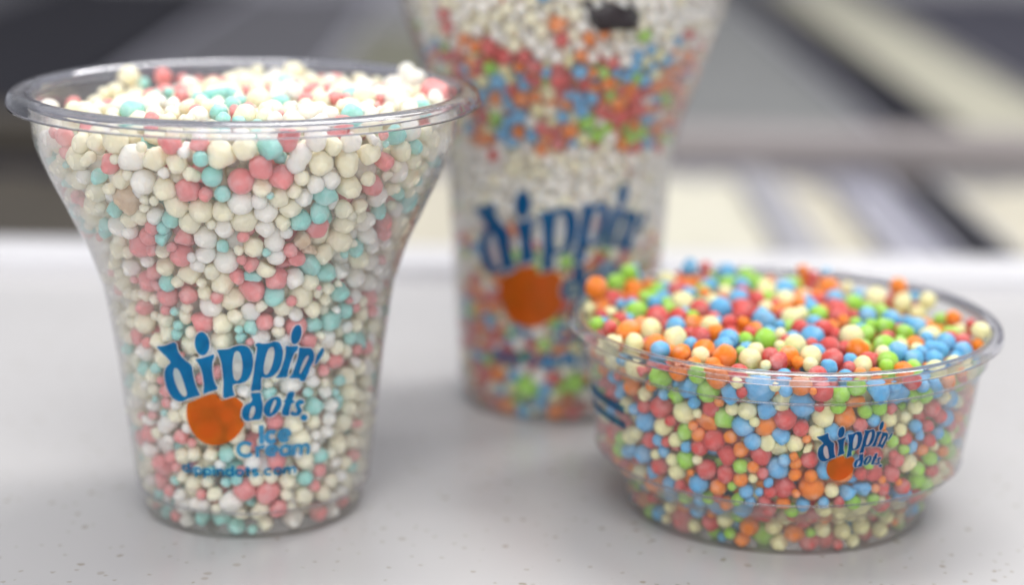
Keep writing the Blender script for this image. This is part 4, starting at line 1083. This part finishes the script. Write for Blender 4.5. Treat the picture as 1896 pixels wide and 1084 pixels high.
def emit(pk, key, limit, others=()):
    g = np.random.default_rng(99)
    sc, uv, rp, z = seen_area(pk, key, others)
    order = np.argsort(-sc)
    single = [i for i in order if sc[i] > 0.0][:limit]
    ss = set(single)
    base = np.array([*CUP[key], 0])
    med = np.median(pk.r[single])
    # labels
    lab = {}
    vis = np.array(single)

    def neigh(i, dx, dy, sp=2.6):
        d = uv[vis] - uv[i]
        al = d[:, 0] * dx + d[:, 1] * dy
        ac = np.abs(d[:, 0] * dy - d[:, 1] * dx)
        ok = (al > 0.4 * rp[i]) & (ac < al * 0.9) & (al < sp * 2 * rp[i])
        if not ok.any():
            return None
        j = vis[ok][np.argmin(al[ok] + ac[ok])]
        return BEADC[pk.k[j][0]][0]

    stem = {}
    for i in single:
        c, s = pk.k[i][0], pk.k[i][1]
        size = 'big ' if pk.r[i] > med * 1.2 else 'tiny ' if pk.r[i] < med * 0.62 else 'small ' if pk.r[i] < med * 0.82 else ''
        stem[i] = size + (SHAPE_WORD[s] + ' ' if s != 'o' else '') + BEADC[c][0] + ' bead'
        zn = zone(key, pk.P[i], False)
        lab[i] = f'{stem[i]}, {zn} of {PLACE[key]}'
    dirs = (('above', 0, -1), ('below', 0, 1), ('left', -1, 0), ('right', 1, 0))
    for word, dx, dy in dirs:
        cnt = {}
        for i in single:
            cnt.setdefault(lab[i], []).append(i)
        for L, mem in cnt.items():
            if len(mem) > 1:
                for i in mem:
                    q = neigh(i, dx, dy)
                    t = f'{q} {word}' if q else f'none {word}'
                    if len((lab[i] + ', ' + t).split()) <= 16:
                        lab[i] = lab[i] + ', ' + t
    same = {}
    for i in single:
        same.setdefault(lab[i], []).append(i)
    for L, mem in same.items():
        if len(mem) < 2 or len(mem) > 8:
            continue
        mem.sort(key=lambda q: uv[q][1])
        while len(L.split()) > 13 and ', ' in L:
            L = L.rsplit(', ', 1)[0]
        nth = ('topmost', 'second', 'third', 'fourth', 'fifth', 'sixth', 'seventh', 'eighth')
        for n_, q in enumerate(mem):
            lab[q] = L + ', ' + ('lowest' if n_ == len(mem) - 1 else nth[n_] + ('' if n_ == 0 else ' from top'))
    for i in range(len(pk.P)):
        kind = pk.k[i]
        nv = NVAR[kind[1]]
        var = int(g.integers(nv))
        if kind[1] == 'o' and key != 'A' and g.uniform() < 0.75:
            var %= 6
        elif kind[1] == 'o' and g.uniform() < 0.6:
            var = 6 + var % 6
        m3 = rot_for(kind[1], g, pk.P[i])
        an = g.uniform(0.95, 1.05, 3)
        big = 1.12 if kind[1] in 'hcl' else 1.0
        if i in ss:
            me = SH_HI[kind[1], var]
            o = bpy.data.objects.new(BEADC[kind[0]][0].replace(' ', '_') + '_bead', me)
            COL.objects.link(o)
            o.matrix_world = Matrix.Translation(Vector(base + pk.P[i] * MM)) @ m3.to_4x4() @ Matrix.Diagonal((*[pk.r[i] * MM * a * big for a in an], 1))
            o.material_slots[0].link = 'OBJECT'
            o.material_slots[0].material = BM[kind[0]]
            tag(o, lab[i], 'ice cream bead', GROUP[key])
            pk_rest = None
        else:
            R3 = np.array(m3) @ np.diag(an * pk.r[i] * big)
            REST.setdefault(key, []).append((SH_LO[kind[1], var] @ R3.T + pk.P[i], kind[0]))
    # everything past the largest three hundred or so: one mass per cup
    parts = REST[key]
    nvv, nf = len(LO[0]), len(LO[1])
    V = np.concatenate([p for p, _ in parts]) * MM
    F = np.concatenate([LO[1] + k * nvv for k in range(len(parts))])
    me = bpy.data.meshes.new('packed_beads')
    me.vertices.add(len(V))
    me.vertices.foreach_set('co', V.ravel())
    me.loops.add(len(F) * 3)
    me.loops.foreach_set('vertex_index', F.ravel().astype(np.int32))
    me.polygons.add(len(F))
    me.polygons.foreach_set('loop_start', np.arange(0, len(F) * 3, 3, dtype=np.int32))
    cols = list(BEADC)
    for c in cols:
        me.materials.append(BM[c])
    me.polygons.foreach_set('material_index', np.repeat([cols.index(c) for _, c in parts], nf).astype(np.int32))
    me.polygons.foreach_set('use_smooth', np.ones(len(F), bool))
    me.update(calc_edges=True)
    o = bpy.data.objects.new('packed_beads', me)
    COL.objects.link(o)
    o.location = base
    o['kind'] = 'stuff'
    o['label'] = 'rest of the ice cream beads packed in the ' + PLACE[key]
    print(key, 'beads', len(pk.P), 'single', len(single), 'distinct labels', len(set(lab.values())))
    return uv[vis], rp[vis]


REST = {}
fa = emit(pkA, 'A', 400)
fb = emit(pkB, 'B', 400)
emit(pkC, 'C', 300, (fa, fb))

# dark cookie chunk in the tall cup's white layer
v = HI[0].copy()
d = np.full(len(v), 1.0)
g = np.random.default_rng(4)
for _ in range(8):
    q = g.normal(size=3)
    q /= np.linalg.norm(q)
    c = v @ q
    d = np.where(c > 1e-3, np.minimum(d, g.uniform(0.5, 0.9) / np.maximum(c, 1e-3)), d)
d *= 1 + 0.55 * nz(v, 2.2, np.array([1., 2, 3])) + 0.12 * nz(v, 7, np.array([4., 2, 3]))
v = v * d[:, None] * np.array([8.0, 2.6, 4.4]) * MM
ck = mesh_obj('cookie_chunk', v.tolist(), HI[1].tolist(), M['cookie'])
ck.rotation_euler = (0.1, 0.25, 0.25)
ck.location = (CUP['C'][0] + 0.0085, CUP['C'][1] - 0.0372, 0.1012)
tag(ck, 'dark brown cookie chunk among white beads high in the tall back cup', 'cookie chunk')
